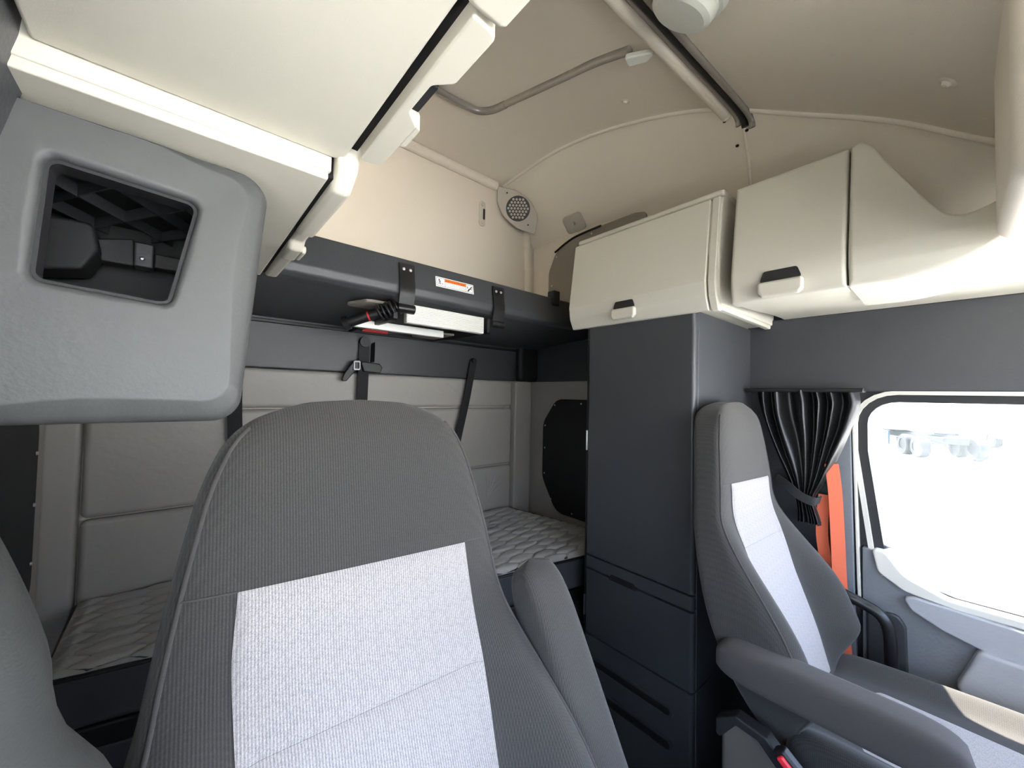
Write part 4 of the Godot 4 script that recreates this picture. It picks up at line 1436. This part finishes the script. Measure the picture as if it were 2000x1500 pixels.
	var f := Transform3D(Basis(sx, sy, nz), sc)
	mb = MB.new()
	mb.slab(MB.rpoly(pts([-0.135, 0.135, -0.02, 0.115, 0.085, 0.05, 0.135, -0.05, 0.12, -0.16, 0.0, -0.125, -0.10, -0.05, -0.14, 0.04]), [0.01, 0.08, 0.08, 0.08, 0.012, 0.08, 0.08, 0.08], 6), 0.022, 0.008, f)
	part("plate", mb, M.plate, o)
	mb = MB.new()
	mb.lathe([Vector2(0.0, 0.0245), Vector2(0.076, 0.0245), Vector2(0.080, 0.022)], 36, Transform3D(Basis(sx, nz, sx.cross(nz)), sc))
	var gr := part("grille", mb, M.dark, o)
	for i in range(-5, 6):
		for j in range(-5, 6):
			var q := Vector2(i * 0.0215 + (0.01075 if j & 1 else 0.0), j * 0.0186)
			if q.length() > 0.070: continue
			mb = MB.new()
			mb.lathe([Vector2(0.0, 0.0275), Vector2(0.0078, 0.0275), Vector2(0.0086, 0.024)], 6, Transform3D(Basis(sx, nz, sx.cross(nz)), sc + sx * q.x + sy * q.y))
			part("hexagon", mb, M.plate, gr)
	for q in [Vector2(-0.075, 0.095), Vector2(0.07, -0.10)]:
		mb = MB.new()
		mb.lathe([Vector2(0, 0.0245), Vector2(0.005, 0.0235), Vector2(0.006, 0.02)], 8, Transform3D(Basis(sx, nz, sx.cross(nz)), sc + sx * q.x + sy * q.y))
		part("screw", mb, M.rubber, o)
	# coat hook on the back wall
	o = thing("coat_hook", "small pale oblong coat hook on the back wall beside the speaker", "hook")
	mb = MB.new()
	mb.slab(MB.rpoly(rect(1.412, 2.535, 1.462, 2.70), 0.024, 6), 0.012, 0.005, on_z(ZB - 0.001))
	part("plate", mb, M.cream, o)
	mb = MB.new()
	mb.slab(MB.rpoly(rect(1.440, 2.58, 1.455, 2.65), 0.005), 0.006, 0.002, on_z(ZB + 0.008))
	part("slot", mb, M.rubber, o)
	for y in [2.56, 2.675]:
		mb = MB.new()
		mb.lathe([Vector2(0, 0.008), Vector2(0.010, 0.006), Vector2(0.012, 0.0)], 12, Transform3D(Basis(Vector3(1, 0, 0), Vector3(0, 0, 1), Vector3(0, -1, 0)), Vector3(1.434, y, ZB + 0.010)))
		part("hook_end", mb, M.cream, o)
	# snap plate on the right wall
	o = thing("snap_plate", "small square greige plate with a metal snap on the upper right wall", "plate")
	mb = MB.new()
	var up := Vector3(-0.67, 0.742, 0)
	var nn := Vector3(-0.742, -0.67, 0)
	var pf := Transform3D(Basis(Vector3(0, 0, 1), up, nn), Vector3(1.872, 2.564, -1.585))
	mb.slab(MB.rpoly(rect(-0.078, -0.058, 0.072, 0.052), 0.025, 6), 0.016, 0.006, pf)
	part("plate", mb, M.plate, o)
	mb = MB.new()
	mb.lathe([Vector2(0, 0.026), Vector2(0.010, 0.024), Vector2(0.013, 0.015)], 12, Transform3D(Basis(Vector3(0, 0, 1), nn, up), pf.origin))
	part("snap", mb, M.metal, o)

# ------------------------------------------------------------------ outside
func truck(label: String, x: float, z: float, turn: float) -> void:
	var o := thing("semi_truck", label, "truck", Vector3(x, GROUND, z), "parked trucks outside")
	o.rotation.y = turn
	var mb := MB.new()
	mb.box(Vector3(-1.2, 1.15, -0.6), Vector3(1.2, 3.7, 1.9), 0.15, 3)
	part("sleeper", mb, M.truck_white, o)
	mb = MB.new()
	mb.slab(MB.rpoly(pts([1.9, 1.15, 1.9, 3.2, 2.6, 2.7, 4.1, 2.2, 4.4, 1.0, 4.4, 0.6, 1.9, 0.6]), 0.15, 4), 2.3, 0.12, on_x(-1.15))
	part("cab", mb, M.truck_white, o)
	mb = MB.new()
	mb.box(Vector3(-0.45, 0.75, -4.2), Vector3(0.45, 1.05, 4.0), 0.03)
	part("chassis_rail", mb, M.tyre, o)
	for s in [-1.0, 1.0]:
		mb = MB.new()
		mb.box(Vector3(s * 1.18 - 0.05, 0.35, -0.9), Vector3(s * 1.18 + 0.05, 1.12, 1.8), 0.03)
		part("side_fairing", mb, M.truck_blue, o)
	for z2 in [-3.6, -2.3, 3.1]:
		for s in [-1.0, 1.0]:
			mb = MB.new()
			mb.lathe([Vector2(0.0, -0.16), Vector2(0.28, -0.16), Vector2(0.30, -0.2), Vector2(0.48, -0.2), Vector2(0.52, -0.14), Vector2(0.52, 0.14), Vector2(0.48, 0.2), Vector2(0.30, 0.2), Vector2(0.28, 0.16), Vector2(0.0, 0.16)], 24, Transform3D(Basis(Vector3(0, 1, 0), Vector3(1, 0, 0), Vector3(0, 0, -1)), Vector3(s * 1.0, 0.52, z2)))
			part("wheel", mb, M.tyre, o)
	mb = MB.new()
	mb.slab(MB.rpoly(rect(-3.5, 1.12, -2.0, 1.25), 0.05), 0.9, 0.03, on_x(-0.45))
	part("fifth_wheel", mb, M.tyre, o)

func outside() -> void:
	var o := struct("ground", "bright sunlit concrete yard outside the truck", "ground")
	var mb := MB.new()
	mb.box(Vector3(-150, GROUND - 0.2, -150), Vector3(150, GROUND, 150), 0.0)
	part("slab", mb, M.concrete, o)
	truck("white truck parked outside at the left of the right-hand window, its dark chassis showing", 31.5, -1.8, deg_to_rad(115))
	truck("white truck parked outside further along behind the first one in the window", 36.0, 3.6, deg_to_rad(112))
	o = thing("box_trailer", "low grey box trailer parked alongside the truck on the viewer's side", "trailer", Vector3(-4.6, GROUND, 1.0))
	mb = MB.new()
	mb.box(Vector3(-1.25, 1.1, -7.0), Vector3(1.25, 2.55, 6.0), 0.04)
	part("box", mb, M.trailer, o)
	mb = MB.new()
	mb.box(Vector3(-0.5, 0.75, -6.8), Vector3(0.5, 1.1, 5.5), 0.02)
	part("frame", mb, M.tyre, o)
	for z2 in [-5.6, -4.3]:
		for e in [-1.0, 1.0]:
			mb = MB.new()
			mb.lathe([Vector2(0.0, -0.16), Vector2(0.30, -0.2), Vector2(0.50, -0.2), Vector2(0.52, 0.0), Vector2(0.50, 0.2), Vector2(0.30, 0.2), Vector2(0.0, 0.16)], 20, Transform3D(Basis(Vector3(0, 1, 0), Vector3(1, 0, 0), Vector3(0, 0, -1)), Vector3(e * 0.95, 0.52, z2)))
			part("wheel", mb, M.tyre, o)
	for e in [-0.9, 0.9]:
		mb = MB.new()
		mb.box(Vector3(e - 0.06, 0.0, 3.4), Vector3(e + 0.06, 1.1, 3.55), 0.01)
		part("landing_leg", mb, M.tyre, o)
